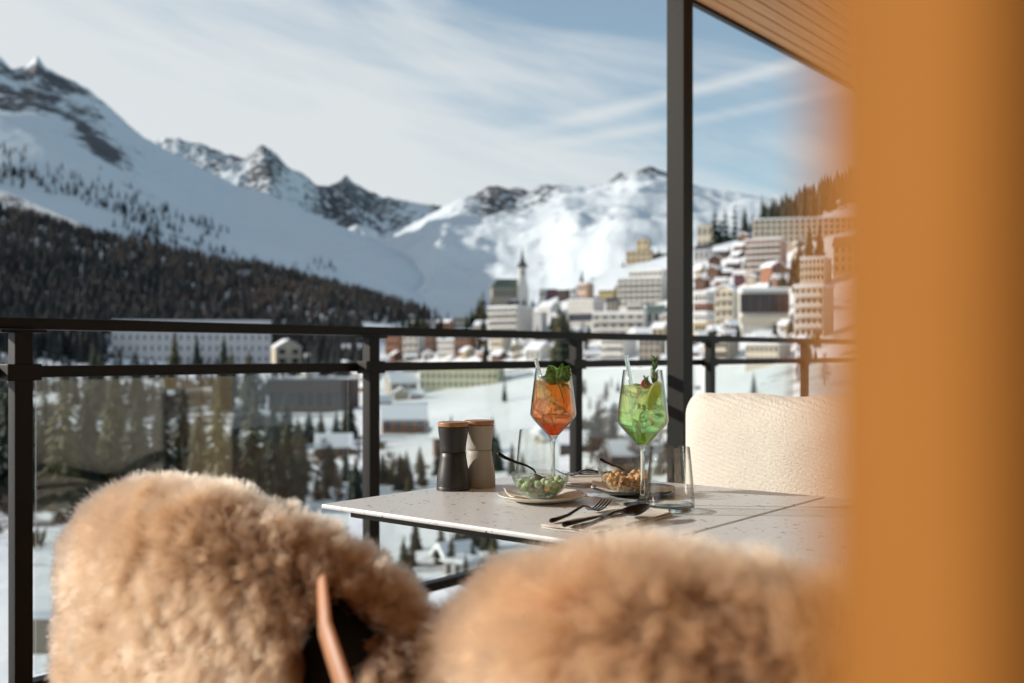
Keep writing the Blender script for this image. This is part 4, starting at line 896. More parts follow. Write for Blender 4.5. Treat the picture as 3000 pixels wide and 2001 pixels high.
for k, (dx, dy, z, s, rot, lb) in enumerate([(.010, -.012, .196, (.030, .028, .028), (.3, .2, .5), 'crackled ice cube in the centre of the green drink'), (.022, -.004, .170, (.026, .026, .025), (.8, .3, .2), 'crackled ice cube low at the right of the green drink'), (-.002, -.016, .166, (.026, .024, .024), (.2, .7, .4), 'ice cube low at the middle of the green drink'), (-.006, .012, .213, (.026, .026, .022), (.4, .1, .2), 'ice cube at the surface of the green drink'), (-.024, -.002, .192, (.022, .024, .040), (.1, .2, .2), 'clear tall ice block on the left of the green drink')]):
    rounded_cube(s, k + 31, m_ice, 'ice_cube', LG + Vector((dx, dy, z)), rot, lb, 'ice', 'ice cubes in the drinks')
straw('clear glass straw leaning left in the orange drink', LO + Vector((.006, .0, .118)), LO + Vector((-.037, .0, .2735)))
straw('clear glass straw leaning left in the green drink', LG + Vector((-.004, .004, .118)), LG + Vector((-.031, .0, .2805)))
# citrus slices
def citrus_mat(name, flesh, pith, rind):
    m = bpy.data.materials.new(name); m.use_nodes = True; t = m.node_tree; b = t.nodes['Principled BSDF']; b.inputs['Roughness'].default_value = .3
    c = t.nodes.new('ShaderNodeTexCoord'); s = t.nodes.new('ShaderNodeSeparateXYZ'); t.links.new(c.outputs['Object'], s.inputs[0])
    L = t.nodes.new('ShaderNodeVectorMath'); L.operation = 'LENGTH'; mp = t.nodes.new('ShaderNodeMapping'); mp.inputs['Scale'].default_value = (1, 0, 1); t.links.new(c.outputs['Object'], mp.inputs[0]); t.links.new(mp.outputs[0], L.inputs[0])
    r = t.nodes.new('ShaderNodeValToRGB'); r.color_ramp.interpolation = 'LINEAR'
    e = r.color_ramp.elements; e[0].position = 0; e[0].color = (*pith, 1); e[1].position = 1; e[1].color = (*rind, 1)
    for p, k in ((.10, flesh), (.80, flesh), (.85, pith), (.93, pith), (.95, rind)): x = e.new(p); x.color = (*k, 1)
    mr = t.nodes.new('ShaderNodeMath'); mr.operation = 'DIVIDE'; mr.inputs[1].default_value = .036; t.links.new(L.outputs['Value'], mr.inputs[0]); t.links.new(mr.outputs[0], r.inputs[0])
    a = t.nodes.new('ShaderNodeMath'); a.operation = 'ARCTAN2'; t.links.new(s.outputs[2], a.inputs[0]); t.links.new(s.outputs[0], a.inputs[1])
    k = t.nodes.new('ShaderNodeMath'); k.operation = 'MULTIPLY'; k.inputs[1].default_value = 5; t.links.new(a.outputs[0], k.inputs[0])
    sn = t.nodes.new('ShaderNodeMath'); sn.operation = 'SINE'; t.links.new(k.outputs[0], sn.inputs[0])
    ab = t.nodes.new('ShaderNodeMath'); ab.operation = 'ABSOLUTE'; t.links.new(sn.outputs[0], ab.inputs[0])
    lt = t.nodes.new('ShaderNodeMath'); lt.operation = 'LESS_THAN'; lt.inputs[1].default_value = .14; t.links.new(ab.outputs[0], lt.inputs[0])
    m2 = t.nodes.new('ShaderNodeMix'); m2.data_type = 'RGBA'; t.links.new(lt.outputs[0], m2.inputs[0]); t.links.new(r.outputs[0], m2.inputs[6]); m2.inputs[7].default_value = (*pith, 1)
    gt = t.nodes.new('ShaderNodeMath'); gt.operation = 'GREATER_THAN'; gt.inputs[1].default_value = .93; t.links.new(mr.outputs[0], gt.inputs[0])
    m3 = t.nodes.new('ShaderNodeMix'); m3.data_type = 'RGBA'; t.links.new(gt.outputs[0], m3.inputs[0]); t.links.new(m2.outputs[2], m3.inputs[6]); m3.inputs[7].default_value = (*rind, 1)
    t.links.new(m3.outputs[2], b.inputs['Base Color']); b.inputs['Subsurface Weight'].default_value = .0
    return m
def slice_mesh(m, half=True, r=.036, th=.005, name='slice'):
    n = 40; b = MB(); pts = [(r * math.cos(math.pi * k / n * (1 if half else 2)), r * math.sin(math.pi * k / n * (1 if half else 2))) for k in range(n + (1 if half else 0))]
    return b.prism(pts, -th / 2, th / 2).mesh(name, m)
os_ = obj('orange_slice', slice_mesh(citrus_mat('orange_flesh', (.95, .36, .05), (.98, .62, .28), (.9, .28, .02)), name='orange_slice'), loc=LO + Vector((.004, -.004, .190)), bevel=.0008)
os_.rotation_euler = (R(8), R(52), R(-14)); tag(os_, 'half orange slice standing in the orange drink', 'orange slice')
ls_ = obj('lemon_slice', slice_mesh(citrus_mat('lemon_flesh', (.80, .82, .16), (.85, .86, .50), (.70, .62, .05)), name='lemon_slice', r=.030), loc=LG + Vector((.021, -.006, .203)), bevel=.0008)
ls_.rotation_euler = (R(24), R(-52), R(38)); tag(ls_, 'lemon slice leaning on the rim of the green drink', 'lemon slice')
# mint
m_mint = bpy.data.materials.new('mint_leaf'); m_mint.use_nodes = True; t = m_mint.node_tree; pb = t.nodes['Principled BSDF']
pb.inputs['Roughness'].default_value = .38; pb.inputs['Base Color'].default_value = (.05, .13, .018, 1)
nzz = t.nodes.new('ShaderNodeTexNoise'); nzz.inputs['Scale'].default_value = 160; tcm = t.nodes.new('ShaderNodeTexCoord'); t.links.new(tcm.outputs['Object'], nzz.inputs['Vector'])
rm = t.nodes.new('ShaderNodeValToRGB'); rm.color_ramp.elements[0].color = (.05, .15, .018, 1); rm.color_ramp.elements[1].color = (.17, .36, .05, 1); rm.color_ramp.elements[0].position = .35; rm.color_ramp.elements[1].position = .7
t.links.new(nzz.outputs['Fac'], rm.inputs[0]); t.links.new(rm.outputs[0], pb.inputs['Base Color'])
vo = t.nodes.new('ShaderNodeTexVoronoi'); vo.feature = 'DISTANCE_TO_EDGE'; vo.inputs['Scale'].default_value = 330; t.links.new(tcm.outputs['Object'], vo.inputs['Vector'])
bpm = t.nodes.new('ShaderNodeBump'); bpm.inputs['Strength'].default_value = .7; bpm.inputs['Distance'].default_value = .0015; t.links.new(vo.outputs['Distance'], bpm.inputs['Height']); t.links.new(bpm.outputs[0], pb.inputs['Normal'])
tl_ = t.nodes.new('ShaderNodeBsdfTranslucent'); t.links.new(rm.outputs[0], tl_.inputs[0]); mxl = t.nodes.new('ShaderNodeMixShader'); mxl.inputs[0].default_value = .3
t.links.new(pb.outputs[0], mxl.inputs[1]); t.links.new(tl_.outputs[0], mxl.inputs[2]); t.links.new(mxl.outputs[0], t.nodes['Material Output'].inputs[0])
def leaf_mesh(L, wd, curl, seed, m):
    nu, nv = 26, 15; U = np.linspace(0, 1, nu)[:, None] * np.ones(nv)[None]; V = np.linspace(-1, 1, nv)[None] * np.ones(nu)[:, None]
    w = wd * np.sin(np.pi * np.clip(U * .96 + .02, 0, 1) ** .75) ** .8 * (1 + .05 * np.sign(np.sin(U * 46)) * (np.abs(V) > .9))
    x = V * w; y = U * L; z = .35 * np.abs(V) * w - curl * U ** 2 * L + .0013 * np.sin(U * 34 + np.abs(V) * 3.5) * np.abs(V) + .0012 * np.sin(V * 7 + seed)
    return grid_mesh('leaf', np.stack([x, y, z], -1), m)
mt_ = thing('mint_sprig', 'fresh green mint sprig standing in the orange drink', 'mint', LO + Vector((.007, -.018, .226)))
for k, (L, w, rot, lc) in enumerate([(.043, .0185, (R(84), R(-14), R(10)), (-.002, -.006, -.006)), (.039, .0150, (R(88), R(24), R(-8)), (.008, -.002, -.002)), (.030, .012, (R(60), R(-50), R(50)), (-.004, -.002, -.004)), (.032, .013, (R(110), R(8), R(10)), (.006, -.006, .004)),
                                     (.030, .013, (R(70), R(20), R(150)), (.002, .010, .0)), (.026, .012, (R(-40), R(10), R(-10)), (.010, -.004, -.004))]):
    o = obj('leaf', leaf_mesh(L, w, .35 if k < 4 else .2, k, m_mint), mt_, loc=lc); o.rotation_euler = rot
MB().tube([(0, 0, 0), (.006, .002, -.02), (.012, .002, -.045)], [.0012, .0012, .001], 8).build('stem', m_mint, mt_, True)
# rosemary
m_ros = mat('rosemary_needle', (.06, .13, .035), .5, var=.4, scale=200)
rs = thing('rosemary_sprig', 'dark green rosemary sprig upright in the green drink', 'rosemary', LG + Vector((.018, -.012, .212)))
MB().tube([(-.004, 0, -.02), (0, 0, .01), (.003, 0, .04), (.002, 0, .066)], [.0012, .0011, .0009, .0004], 8).build('stem', m_bark, rs, True)
b = MB(); rn = random.Random(3)
for k in range(74):
    f = rn.random() ** .8; z = .004 + .058 * f; a = rn.uniform(0, 6.28); L = .016 * (1 - .35 * f) * rn.uniform(.7, 1.1); s = Vector((.003 * min(1, f * 1.5), 0, z))
    d = Vector((math.cos(a) * .62, math.sin(a) * .62, .82)).normalized(); b.tube([s, s + d * L * .5 + Vector((0, 0, -.0006)), s + d * L], [.0011, .0015, .0003], 5)
b.build('needles', m_ros, rs, True)
rs2 = thing('rosemary_tip', 'short rosemary tip lying over the raspberry in the green drink', 'rosemary', LG + Vector((.004, -.020, .222)))
MB().tube([(0, 0, -.004), (.001, 0, .02)], [.001, .0005], 8).build('stem', m_bark, rs2, True)
b = MB()
for k in range(22):
    a = rn.uniform(0, 6.28); z = rn.uniform(-.002, .016); s = Vector((0, 0, z)); d = Vector((math.cos(a) * .55, math.sin(a) * .55, .8)).normalized(); b.tube([s, s + d * .006, s + d * .011], [.0007, .0009, .0002], 5)
b.build('needles', m_ros, rs2, True)
m_berry = mat('raspberry_red', (.42, .018, .03), .35, var=.3, scale=200)
b = MB(); 
for k in range(44):
    f = (k + .5) / 44; ph = k * 2.39996; zz = 1 - 2 * f; rr = math.sqrt(1 - zz * zz); c_ = Vector((.0085 * rr * math.cos(ph), .0085 * rr * math.sin(ph), .0095 * zz))
    b.lathe([(.0001, -.0024), (.0018, -.0015), (.0024, 0), (.0018, .0015), (.0001, .0024)], 8, loc=c_)
o = b.build('raspberry', m_berry, None, True, loc=LG + Vector((.004, -.010, .2275))); o.scale = (.8, .8, .8); tag(o, 'red raspberry floating in the green drink', 'raspberry')

# tumblers
def tumbler(label, loc):
    r = thing('tumbler', label, 'glass', loc, 0, 'clear water tumblers')
    ou = [(.0005, 0), (.036, 0), (.0410, .0012), (.0433, .005), (.0438, .012), (.0434, .022), (.0415, .050), (.0385, .085), (.0352, .1155)]
    inn = [(.0341, .1160), (.0373, .085), (.0403, .050), (.0421, .022), (.0412, .014), (.036, .0095), (.0005, .0085)]
    MB().lathe(ou[4:] + inn[:4], 72).build('side', m_tum, r, True, auto=70)
    MB().lathe(ou[:5] + [(.0426, .0125)] + inn[4:], 72).build('base', m_solid, r, True, auto=70)
    return r
tumbler('clear empty tumbler in front at the right beside the spoon', (.285, 1.845, TZ)); tumbler('clear empty tumbler behind the orange drink', (.052, 2.26, TZ))

# plates, paper napkins, bowls
def wobble(seed, amp): return lambda a, z: amp * math.sin(2 * a + seed) + amp * .6 * math.sin(3 * a + seed * 2.1)
def plate(label, loc, m, seed):
    r = MB().lathe([(.0005, 0), (.045, 0), (.050, .0015), (.070, .0062), (.0835, .0112), (.0858, .0128), (.0850, .0142), (.078, .0118), (.060, .0072), (.045, .0052), (.0005, .0050)], 80, wob=wobble(seed, .010)).build('saucer', m, None, True, loc=loc, auto=60)
    return tag(r, label, 'saucer', 'saucers under the snack bowls')
PW = Vector((.058, 1.975, TZ)); PB = Vector((.247, 2.065, TZ))
plate('cream irregular ceramic saucer under the green pea bowl', PW, mat('cream_glaze', (.70, .64, .53), .25, var=.08, scale=60), 1)
plate('black ceramic saucer under the nut bowl', PB, mat('black_glaze', (.018, .016, .016), .3), 2)
m_paper = mat('white_paper_napkin', (.74, .68, .61), .9, bump=.4, bscale=250)
def paper(label, loc, rz, sx, sy, seed):
    n = 30; U, V = np.meshgrid(np.linspace(-1, 1, n), np.linspace(-1, 1, n)); x = U * sx / 2; y = V * sy / 2; rr = np.sqrt(x * x + y * y)
    z = .0062 + np.clip(rr - .046, 0, 1) * .22 + .0022 * fbm(np.stack([U * 3, V * 3, U * 0 + seed], -1).reshape(-1, 3), 3, seed).reshape(U.shape) * (rr > .035) + .004 * np.clip(rr - .07, 0, 1) / .02 * np.sin(5 * np.arctan2(y, x) + seed)
    o = obj('paper_napkin', grid_mesh('paper_napkin', np.stack([x, y, z], -1), m_paper), loc=loc); o.rotation_euler = (0, 0, rz)
    s = o.modifiers.new('thick', 'SOLIDIFY'); s.thickness = .0007; s.offset = 1; return tag(o, label, 'napkin', 'paper napkins on the saucers')
paper('white paper napkin between cream saucer and pea bowl', PW + Vector((.008, 0, 0)), R(12), .148, .10, 1); paper('white paper napkin between black saucer and nut bowl', PB + Vector((-.004, 0, 0)), R(-6), .165, .10, 2)
def bowl(label, loc):
    ou = [(.0005, 0), (.024, 0), (.029, .002), (.040, .0105), (.0485, .022), (.0540, .034), (.0570, .0465)]; inn = [(.0546, .0468), (.0517, .034), (.0462, .023), (.0380, .0128), (.027, .0056), (.0005, .0045)]
    return tag(MB().lathe(ou + [(.0562, .0475)] + inn, 72).build('glass_bowl', m_bowlg, None, True, loc=loc, auto=70), label, 'bowl', 'pressed glass snack bowls')
BG = PW + Vector((-.003, 0, .0072)); BN = PB + Vector((-.018, -.004, .0072))
bowl('pressed glass bowl filled with green wasabi peas', BG); bowl('pressed glass bowl filled with roasted nuts', BN)
def brad(z): return float(np.interp(z, [.0045, .0056, .0128, .023, .034, .0468], [.010, .027, .038, .0462, .0517, .0546]))
def pack(rad, n, zmax, seed, jit):
    """drop balls one by one into the bowl"""
    rn = random.Random(seed); pts = []
    for _ in range(n):
        best = None
        for _t in range(60):
            a = rn.uniform(0, 6.28); f = math.sqrt(rn.random()); 
            z = .006 + rad * .8
            while z < zmax:
                R_ = brad(z) - rad * 1.02; x, y = f * max(R_, 0) * math.cos(a), f * max(R_, 0) * math.sin(a)
                if R_ > 0 and all((x - p[0]) ** 2 + (y - p[1]) ** 2 + (z - p[2]) ** 2 > (2 * rad * jit) ** 2 for p in pts): break
                z += rad * .2
            if z < zmax and (best is None or z < best[2]): best = (x, y, z)
        if best: pts.append(best)
    return pts
def lumpy(name, r, m, seed, amp, sc=(1, 1, 1), fr=2.2, seg=16):
    b = MB(); n = seg; pr = [(math.sin(math.pi * k / n), -math.cos(math.pi * k / n)) for k in range(n + 1)]; b.lathe([(max(.001, a), z) for a, z in pr], 2 * n)
    b.v = [tuple(Vector((v[0] * sc[0], v[1] * sc[1], v[2] * sc[2])) * r * (1 + amp * mnoise.noise(Vector(v) * fr + Vector((seed, 0, 0))) + amp * .4 * mnoise.noise(Vector(v) * fr * 3 + Vector((seed, 5, 0))))) for v in b.v]
    return b.mesh(name, m, True)
m_pea = mat('wasabi_crust', (.44, .58, .32), .85, var=.25, scale=120, bump=.5, bscale=900)
peas = [lumpy('wasabi_pea', .0072, m_pea, k * 3.1, .16) for k in range(4)]
rn = random.Random(2)
for i, p in enumerate(pack(.0072, 50, .0345, 12, .93)):
    if (p[1] < -.022 and abs(p[0]) < .02 and p[2] < .022): continue
    o = obj('wasabi_pea', peas[i % 4], loc=BG + Vector(p)); o.rotation_euler = (rn.uniform(0, 6), rn.uniform(0, 6), 0); tag(o, 'round green coated wasabi pea heaped in the glass bowl', 'pea', 'wasabi peas in the bowl')
o = obj('rice_cracker', lumpy('rice_cracker', .013, mat('grey_brown_cracker', (.20, .17, .14), .6, var=.3, scale=60), 9, .08, (1.15, .55, .8)), loc=BG + Vector((-.008, -.026, .0205))); tag(o, 'smooth grey brown rice cracker among the green peas', 'cracker')
m_nut = mat('roasted_nut', (.74, .44, .21), .55, var=.3, scale=90, bump=.3, bscale=500)
o = obj('peanut', lumpy('peanut', .0062, mat('golden_nut', (.75, .42, .10), .5), 4, .06, (1, 1, 1.1)), loc=BG + Vector((.012, -.0335, .0215))); tag(o, 'single golden nut among the green peas', 'nut')
nuts = [lumpy('peanut', .0068, m_nut, k * 5.3, .22, (1.30, .88, .62)) for k in range(4)]
for i, p in enumerate(pack(.0060, 110, .0355, 5, .84)):
    o = obj('peanut', nuts[i % 4], loc=BN + Vector(p)); o.rotation_euler = (rn.uniform(-1.2, 1.2), rn.uniform(-1.2, 1.2), rn.uniform(0, 6)); tag(o, 'golden roasted nut heaped in the glass bowl', 'nut', 'roasted nuts in the bowl')

# cutlery
m_cut = mat('black_satin_steel', (.022, .018, .017), .30, metal=.75, bump=.02, bscale=900)
def path(L, hs): return [Vector((0, L * u, z)) for u, z in hs]
def fork(label, loc, rz, grp=None, L=.195, pitch=0, flip=False):
    b = MB(); hs = [(0, .0035), (.02, .0038), (.12, .0040), (.30, .0060), (.45, .0115), (.55, .0150), (.62, .0130), (.70, .0060), (.76, .0030)]
    fl = [(.0022, .0022), (.0044, .0040), (.0040, .0034), (.0034, .0026), (.0030, .0022), (.0034, .0019), (.0050, .0016), (.0100, .0012), (.0118, .0011)]
    b.tube(path(L, hs), 0, 14, flat=fl)
    for x in (-.0093, -.0031, .0031, .0093):
        pts = [Vector((x, L * u, z)) for u, z in ((.745, .0032), (.80, .0032), (.88, .0062), (.95, .0115), (1.0, .0165))]
        b.tube(pts, 0, 8, flat=[(.0024, .0010), (.0023, .0010), (.0021, .0010), (.0018, .0009), (.0009, .0006)])
    o = b.build('fork', m_cut, None, True, loc=loc); o.rotation_euler = (pitch, 0, rz); return tag(o, label, 'fork', grp)
def knife(label, loc, rz, L=.205, grp=None, pitch=0):
    b = MB(); b.tube([Vector((0, L * u, z)) for u, z in ((0, .0045), (.015, .0048), (.10, .0046), (.30, .0040), (.48, .0036), (.52, .0034))], 0, 14, flat=[(.0028, .0026), (.0050, .0046), (.0047, .0040), (.0042, .0032), (.0042, .0028), (.0044, .0022)])
    b.tube([Vector((x, L * u, .0034)) for u, x in ((.505, 0), (.60, .0010), (.75, .0018), (.90, .0016), (.97, -.001), (1.0, -.005))], 0, 12, flat=[(.0042, .0016), (.0080, .0012), (.0092, .0011), (.0088, .0010), (.0058, .0009), (.0012, .0006)])
    o = b.build('knife', m_cut, None, True, loc=loc); o.rotation_euler = (pitch, 0, rz); return tag(o, label, 'knife', grp)
def spoon(label, loc, rz, L=.195, sc=1.0, rot=None, grp=None):
    b = MB(); hs = [(0, .0035), (.02, .0038), (.14, .0044), (.32, .0090), (.48, .0150), (.60, .0160), (.66, .0130)]
    b.tube(path(L, hs), 0, 14, flat=[(.0022, .0022), (.0046, .0042), (.0040, .0034), (.0032, .0026), (.0028, .0022), (.0034, .0020), (.0045, .0016)])
    n1, n2 = 14, 28; vs = []; fs = []; cx = L * .825; a_, c_ = .0205, L * .185
    for side in (0, 1):
        for i in range(n1 + 1):
            f = i / n1
            for k in range(n2):
                th = 2 * math.pi * k / n2; x = a_ * f * math.sin(th) * (1 - .12 * math.cos(th)); y = cx + c_ * f * math.cos(th); z = .0125 + .010 * (f * f - 1) + (.0012 if side else 0)
                vs.append((x, y, z + .004 * (y - cx) / c_))
    o_ = (n1 + 1) * n2
    for s in (0, 1):
        for i in range(n1):
            for k in range(n2):
                q_ = (i * n2 + k, i * n2 + (k + 1) % n2, (i + 1) * n2 + (k + 1) % n2, (i + 1) * n2 + k); fs.append(tuple(v + s * o_ for v in (q_ if s else q_[::-1])))
    for k in range(n2): fs.append((n1 * n2 + k, n1 * n2 + (k + 1) % n2, o_ + n1 * n2 + (k + 1) % n2, o_ + n1 * n2 + k))
    b.add(vs, fs); b.v = [tuple(Vector(v) * sc) for v in b.v]
    o = b.build('spoon', m_cut, None, True, loc=loc); o.rotation_euler = rot or (0, 0, rz); return tag(o, label, 'spoon', grp)
m_cloth = mat('ivory_cloth_napkin', (.80, .76, .69), .95, bump=.5, bscale=900, sheen=.2)
def cloth(label, c0, rz, w, l, th=.008, seed=1):
    b = MB(); nx, ny = 14, 26; rn = random.Random(seed)
    for L_ in range(2):
        z0 = L_ * th * .5; vs = []; fs = []
        for s in (0, 1):
            for j in range(ny + 1):
                for i in range(nx + 1):
                    x = w * i / nx * (1 - .04 * L_) ; y = l * j / ny * (1 - .01 * L_) + .002 * math.sin(i * .8 + seed + L_); e = min(i, nx - i, j, ny - j) / 2.0
                    z = z0 + (th * .5 if s else 0.0003) + (.0006 * math.sin(i * .9 + j * .5 + seed) if s else 0) - (.0012 * max(0, 1 - e) if s else -.0008 * max(0, 1 - e))
                    vs.append((x, y, z))
        o_ = (nx + 1) * (ny + 1); I = lambda s, j, i: s * o_ + j * (nx + 1) + i
        for j in range(ny):
            for i in range(nx): fs += [(I(1, j, i), I(1, j, i + 1), I(1, j + 1, i + 1), I(1, j + 1, i)), (I(0, j + 1, i), I(0, j + 1, i + 1), I(0, j, i + 1), I(0, j, i))]
        for i in range(nx): fs += [(I(0, 0, i), I(0, 0, i + 1), I(1, 0, i + 1), I(1, 0, i)), (I(1, ny, i), I(1, ny, i + 1), I(0, ny, i + 1), I(0, ny, i))]
        for j in range(ny): fs += [(I(1, j, 0), I(1, j + 1, 0), I(0, j + 1, 0), I(0, j, 0)), (I(0, j, nx), I(0, j + 1, nx), I(1, j + 1, nx), I(1, j, nx))]
        b.add(vs, fs)
    o = b.build('cloth_napkin', m_cloth, None, True, loc=c0, auto=60); o.rotation_euler = (0, 0, rz); return tag(o, label, 'napkin', 'folded cloth napkins')
N0 = on(1583, 1549); cloth('ivory cloth napkin folded under the black fork, knife and spoon', N0, R(-36.5), .112, .245)
ZN = TZ + .0086
def lay(px, py): p = on(px, py, .0086); return Vector((p.x, p.y, ZN))
fa = lay(1612, 1533); fork('black fork lying on the front napkin, left of the knife', fa, R(-34), 'black cutlery on the front napkin', L=.190)
ka = lay(1650, 1546); knife('black knife between fork and spoon on the front napkin', ka, R(-35), .200, 'black cutlery on the front napkin')
sa = lay(1702, 1549); spoon('black spoon resting on the front napkin beside the tumbler', sa, R(-40), .190, grp='black cutlery on the front napkin')
nb = T(.135, .675); cloth('ivory cloth napkin with a second fork behind the bowls', Vector((nb.x, nb.y, TZ)), RZ + R(-90), .17, .115, seed=4)
pf = T(.155, .585); fork('black fork on the far napkin between the two bowls', Vector((pf.x + .13, pf.y + .020, ZN)), R(97), 'black cutlery on the far napkin', L=.165)
knife('black knife behind the far fork on the far napkin', Vector((pf.x + .155, pf.y + .055, ZN)), R(95), .16, 'black cutlery on the far napkin')
def bowl_spoon(label, px, py, loc):
    """spoon whose handle end is seen at the pixel and whose bowl rests inside the glass bowl"""
    e = at(px, py, loc.y - .004); tip = loc + Vector((.020, -.002, .012)); d = (tip - e); L = d.length
    rot = d.to_track_quat('Y', 'Z').to_euler(); return spoon(label, e, 0, L=.13, sc=L / .13 * .999, rot=rot, grp='black spoons in the snack bowls')
bowl_spoon('black spoon standing in the green pea bowl', 1453, 1331, BG); bowl_spoon('black spoon standing in the nut bowl', 1754, 1346, BN)
# ================================================================== CHAIRS AND SHEEPSKINS
m_uph = mat('dark_upholstery', (.010, .009, .009), .9, bump=.3, bscale=400)
m_strap = wood('tan_bentwood', (.30, .115, .04), (.42, .18, .07), (30, 30, 4))
m_hide = mat('hide', (.22, .12, .06), .9)
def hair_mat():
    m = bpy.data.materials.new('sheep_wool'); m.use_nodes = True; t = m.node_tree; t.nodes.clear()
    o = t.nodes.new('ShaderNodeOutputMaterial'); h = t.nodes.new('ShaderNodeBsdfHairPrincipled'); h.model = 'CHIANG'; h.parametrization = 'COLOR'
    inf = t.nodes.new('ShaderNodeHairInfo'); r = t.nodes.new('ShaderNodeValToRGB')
    r.color_ramp.elements[0].color = (.10, .036, .014, 1); r.color_ramp.elements[1].color = (.60, .335, .205, 1); r.color_ramp.elements[1].position = .95  # reddish roots, darkened further to put crevice shade into the colour
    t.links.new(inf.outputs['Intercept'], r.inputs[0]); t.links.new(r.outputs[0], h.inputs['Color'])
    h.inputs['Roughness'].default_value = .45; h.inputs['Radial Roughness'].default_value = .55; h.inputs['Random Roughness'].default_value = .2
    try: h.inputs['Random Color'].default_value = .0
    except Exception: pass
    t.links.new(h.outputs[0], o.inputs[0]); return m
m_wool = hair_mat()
# back of the chair in its own frame: x along the row (D1), y towards the table (D2)
def ztop(t): return .852 - .07 * np.clip(t + .16, 0, 1) - np.where(t < -.04, .085 * np.abs((t + .04) / .335) ** 3.2, .125 * np.abs((t + .04) / .30) ** 2.3)
def thick(t): return .040 * np.clip(1 - np.abs((t + .069) / .325) ** 4, 0, 1) ** .5 + .004
def yc(t): return .55 * (t + .04) ** 2
def surf(t, s, zf=.60, zr=.52):
    """s in 0..1: up the front, over the top, down the rear"""
    th = thick(t); zt = ztop(t) - th; Lf = zt - zf; La = math.pi * th; Lr = zt - zr; L = Lf + La + Lr; d = s * L
    on_f = d < Lf; on_t = (~on_f) & (d < Lf + La); ph = np.clip((d - Lf) / np.maximum(th, 1e-4), 0, math.pi)
    y = np.where(on_f, th, np.where(on_t, th * np.cos(ph), -th)); z = np.where(on_f, zf + d, np.where(on_t, zt + th * np.sin(ph), zt - (d - Lf - La)))
    rear = np.where(d > Lf + La, d - Lf - La, 0)
    return np.stack([t, yc(t) + y - .03 * rear, z], -1), L
def chair(label, c, seed, wool_label, notch, grp):
    r = thing('armchair', label, 'chair', c, RZ, 'armchairs under sheepskins')
    us = np.linspace(-.38, .240, 40); 
    P = np.zeros((40, 40, 3))
    for i, s in enumerate(np.linspace(0, 1, 40)):
        q, _ = surf(us, np.full(40, s), .44, .44); cth = q.copy(); cth[:, 1] = yc(us) + (q[:, 1] - yc(us)) * .72; cth[:, 2] -= .012; P[i] = cth
    obj('backrest', grid_mesh('backrest', P, m_uph), r)
    MB().box(-.31, .23, -.02, .50, .36, .44).build('seat', m_uph, r, bevel=.03, seg=4)
    for x, y in ((-.29, .0), (.21, .0), (-.29, .46), (.21, .46)): MB().tube([(x, y, 0), (x * .96, y, .37)], [.012, .016], 12).build('leg', m_strap, r, True)
    for sg, x in ((-1, -.325), (1, .245)): MB().tube([(x * .93, .10, .70), (x, .22, .665), (x, .42, .66), (x * .98, .45, .62), (x * .98, .45, .40)], .016, 12).build('armrest', m_black, r, True)
    MB().tube([(.158, -.030, .820), (.196, -.058, .788), (.250, -.080, .745), (.304, -.092, .698), (.338, -.096, .64), (.31, -.09, .55), (.31, -.070, .40)], 0, 12, flat=[(.008, .003), (.0105, .004), (.0115, .004), (.0115, .005), (.010, .005), (.010, .005), (.010, .005)], up=(0, 1, 0)).build('back_strap', m_strap, r, True)
    # the fleece
    rs_ = np.random.RandomState(seed)
    sk = thing('sheepskin_throw', wool_label, 'sheepskin', c, RZ, 'sheepskins over the chair backs')
    NS = 200000; MARG = .006
    tt = rs_.uniform(-.386, .246, NS * 2); ss = rs_.uniform(0.28, 1, NS * 2)
    p, L = surf(tt, ss)
    e = 1e-3; pa, _ = surf(tt + e, ss); pb_, _ = surf(tt, np.minimum(ss + e, 1.0)); pc_, _ = surf(tt, np.maximum(ss - e, 0))
    tu = pa - p; tv = pb_ - pc_; nrm = np.cross(tu, tv); nrm /= np.linalg.norm(nrm, axis=1)[:, None] + 1e-9
    ref = np.stack([tt + .04, p[:, 1] - yc(tt), p[:, 2] - .70], -1); sgn = np.sign((nrm * np.stack([0 * tt, p[:, 1] - yc(tt), np.where(np.abs(p[:, 1] - yc(tt)) < .9 * thick(tt), 1.0, 0) * .05], -1)).sum(1)); sgn[sgn == 0] = 1
    nrm *= sgn[:, None]
    down = tv / (np.linalg.norm(tv, axis=1)[:, None] + 1e-9); down *= np.where((down[:, 2] > 0) & (p[:, 1] < yc(tt)), -1, 1)[:, None]
    side = np.cross(nrm, down)
    keep = np.ones(len(tt), bool)
    rearz = (p[:, 1] < yc(tt) - .2 * thick(tt))
    wob = .012 * vnoise(np.stack([tt * 30, p[:, 2] * 30, tt * 0], -1), seed)
    if notch:
        lim_l = .134 - (.83 - p[:, 2]) * .10 + wob; lim_r = .176 + (.83 - p[:, 2]) * .12 + wob
        keep &= ~(rearz & (p[:, 2] < .818) & (tt > lim_l) & (tt < lim_r))
        keep &= ~(rearz & (tt >= lim_r) & (p[:, 2] < .715 + wob))
    ii = np.nonzero(keep)[0][:NS]; tt, ss, p, nrm, down, side, L = tt[ii], ss[ii], p[ii], nrm[ii], down[ii], side[ii], L[ii]
    rad = np.stack([np.sign(tt + .04) * np.clip(np.abs(tt + .04) / .30, 0, 1) ** 4, 0 * tt, 0 * tt], -1); nrm = nrm + rad * .9; nrm /= np.linalg.norm(nrm, axis=1)[:, None]
    q3 = np.stack([tt, p[:, 1], p[:, 2]], -1)
    sw = vnoise(q3 * 11, seed + 1); sw2 = vnoise(q3 * 14 + 40, seed + 2); big = vnoise(q3 * 5, seed + 3)
    ln = (.050 + .010 * big + .006 * vnoise(q3 * 40, seed + 4)) * rs_.uniform(.62, 1.2, len(tt))
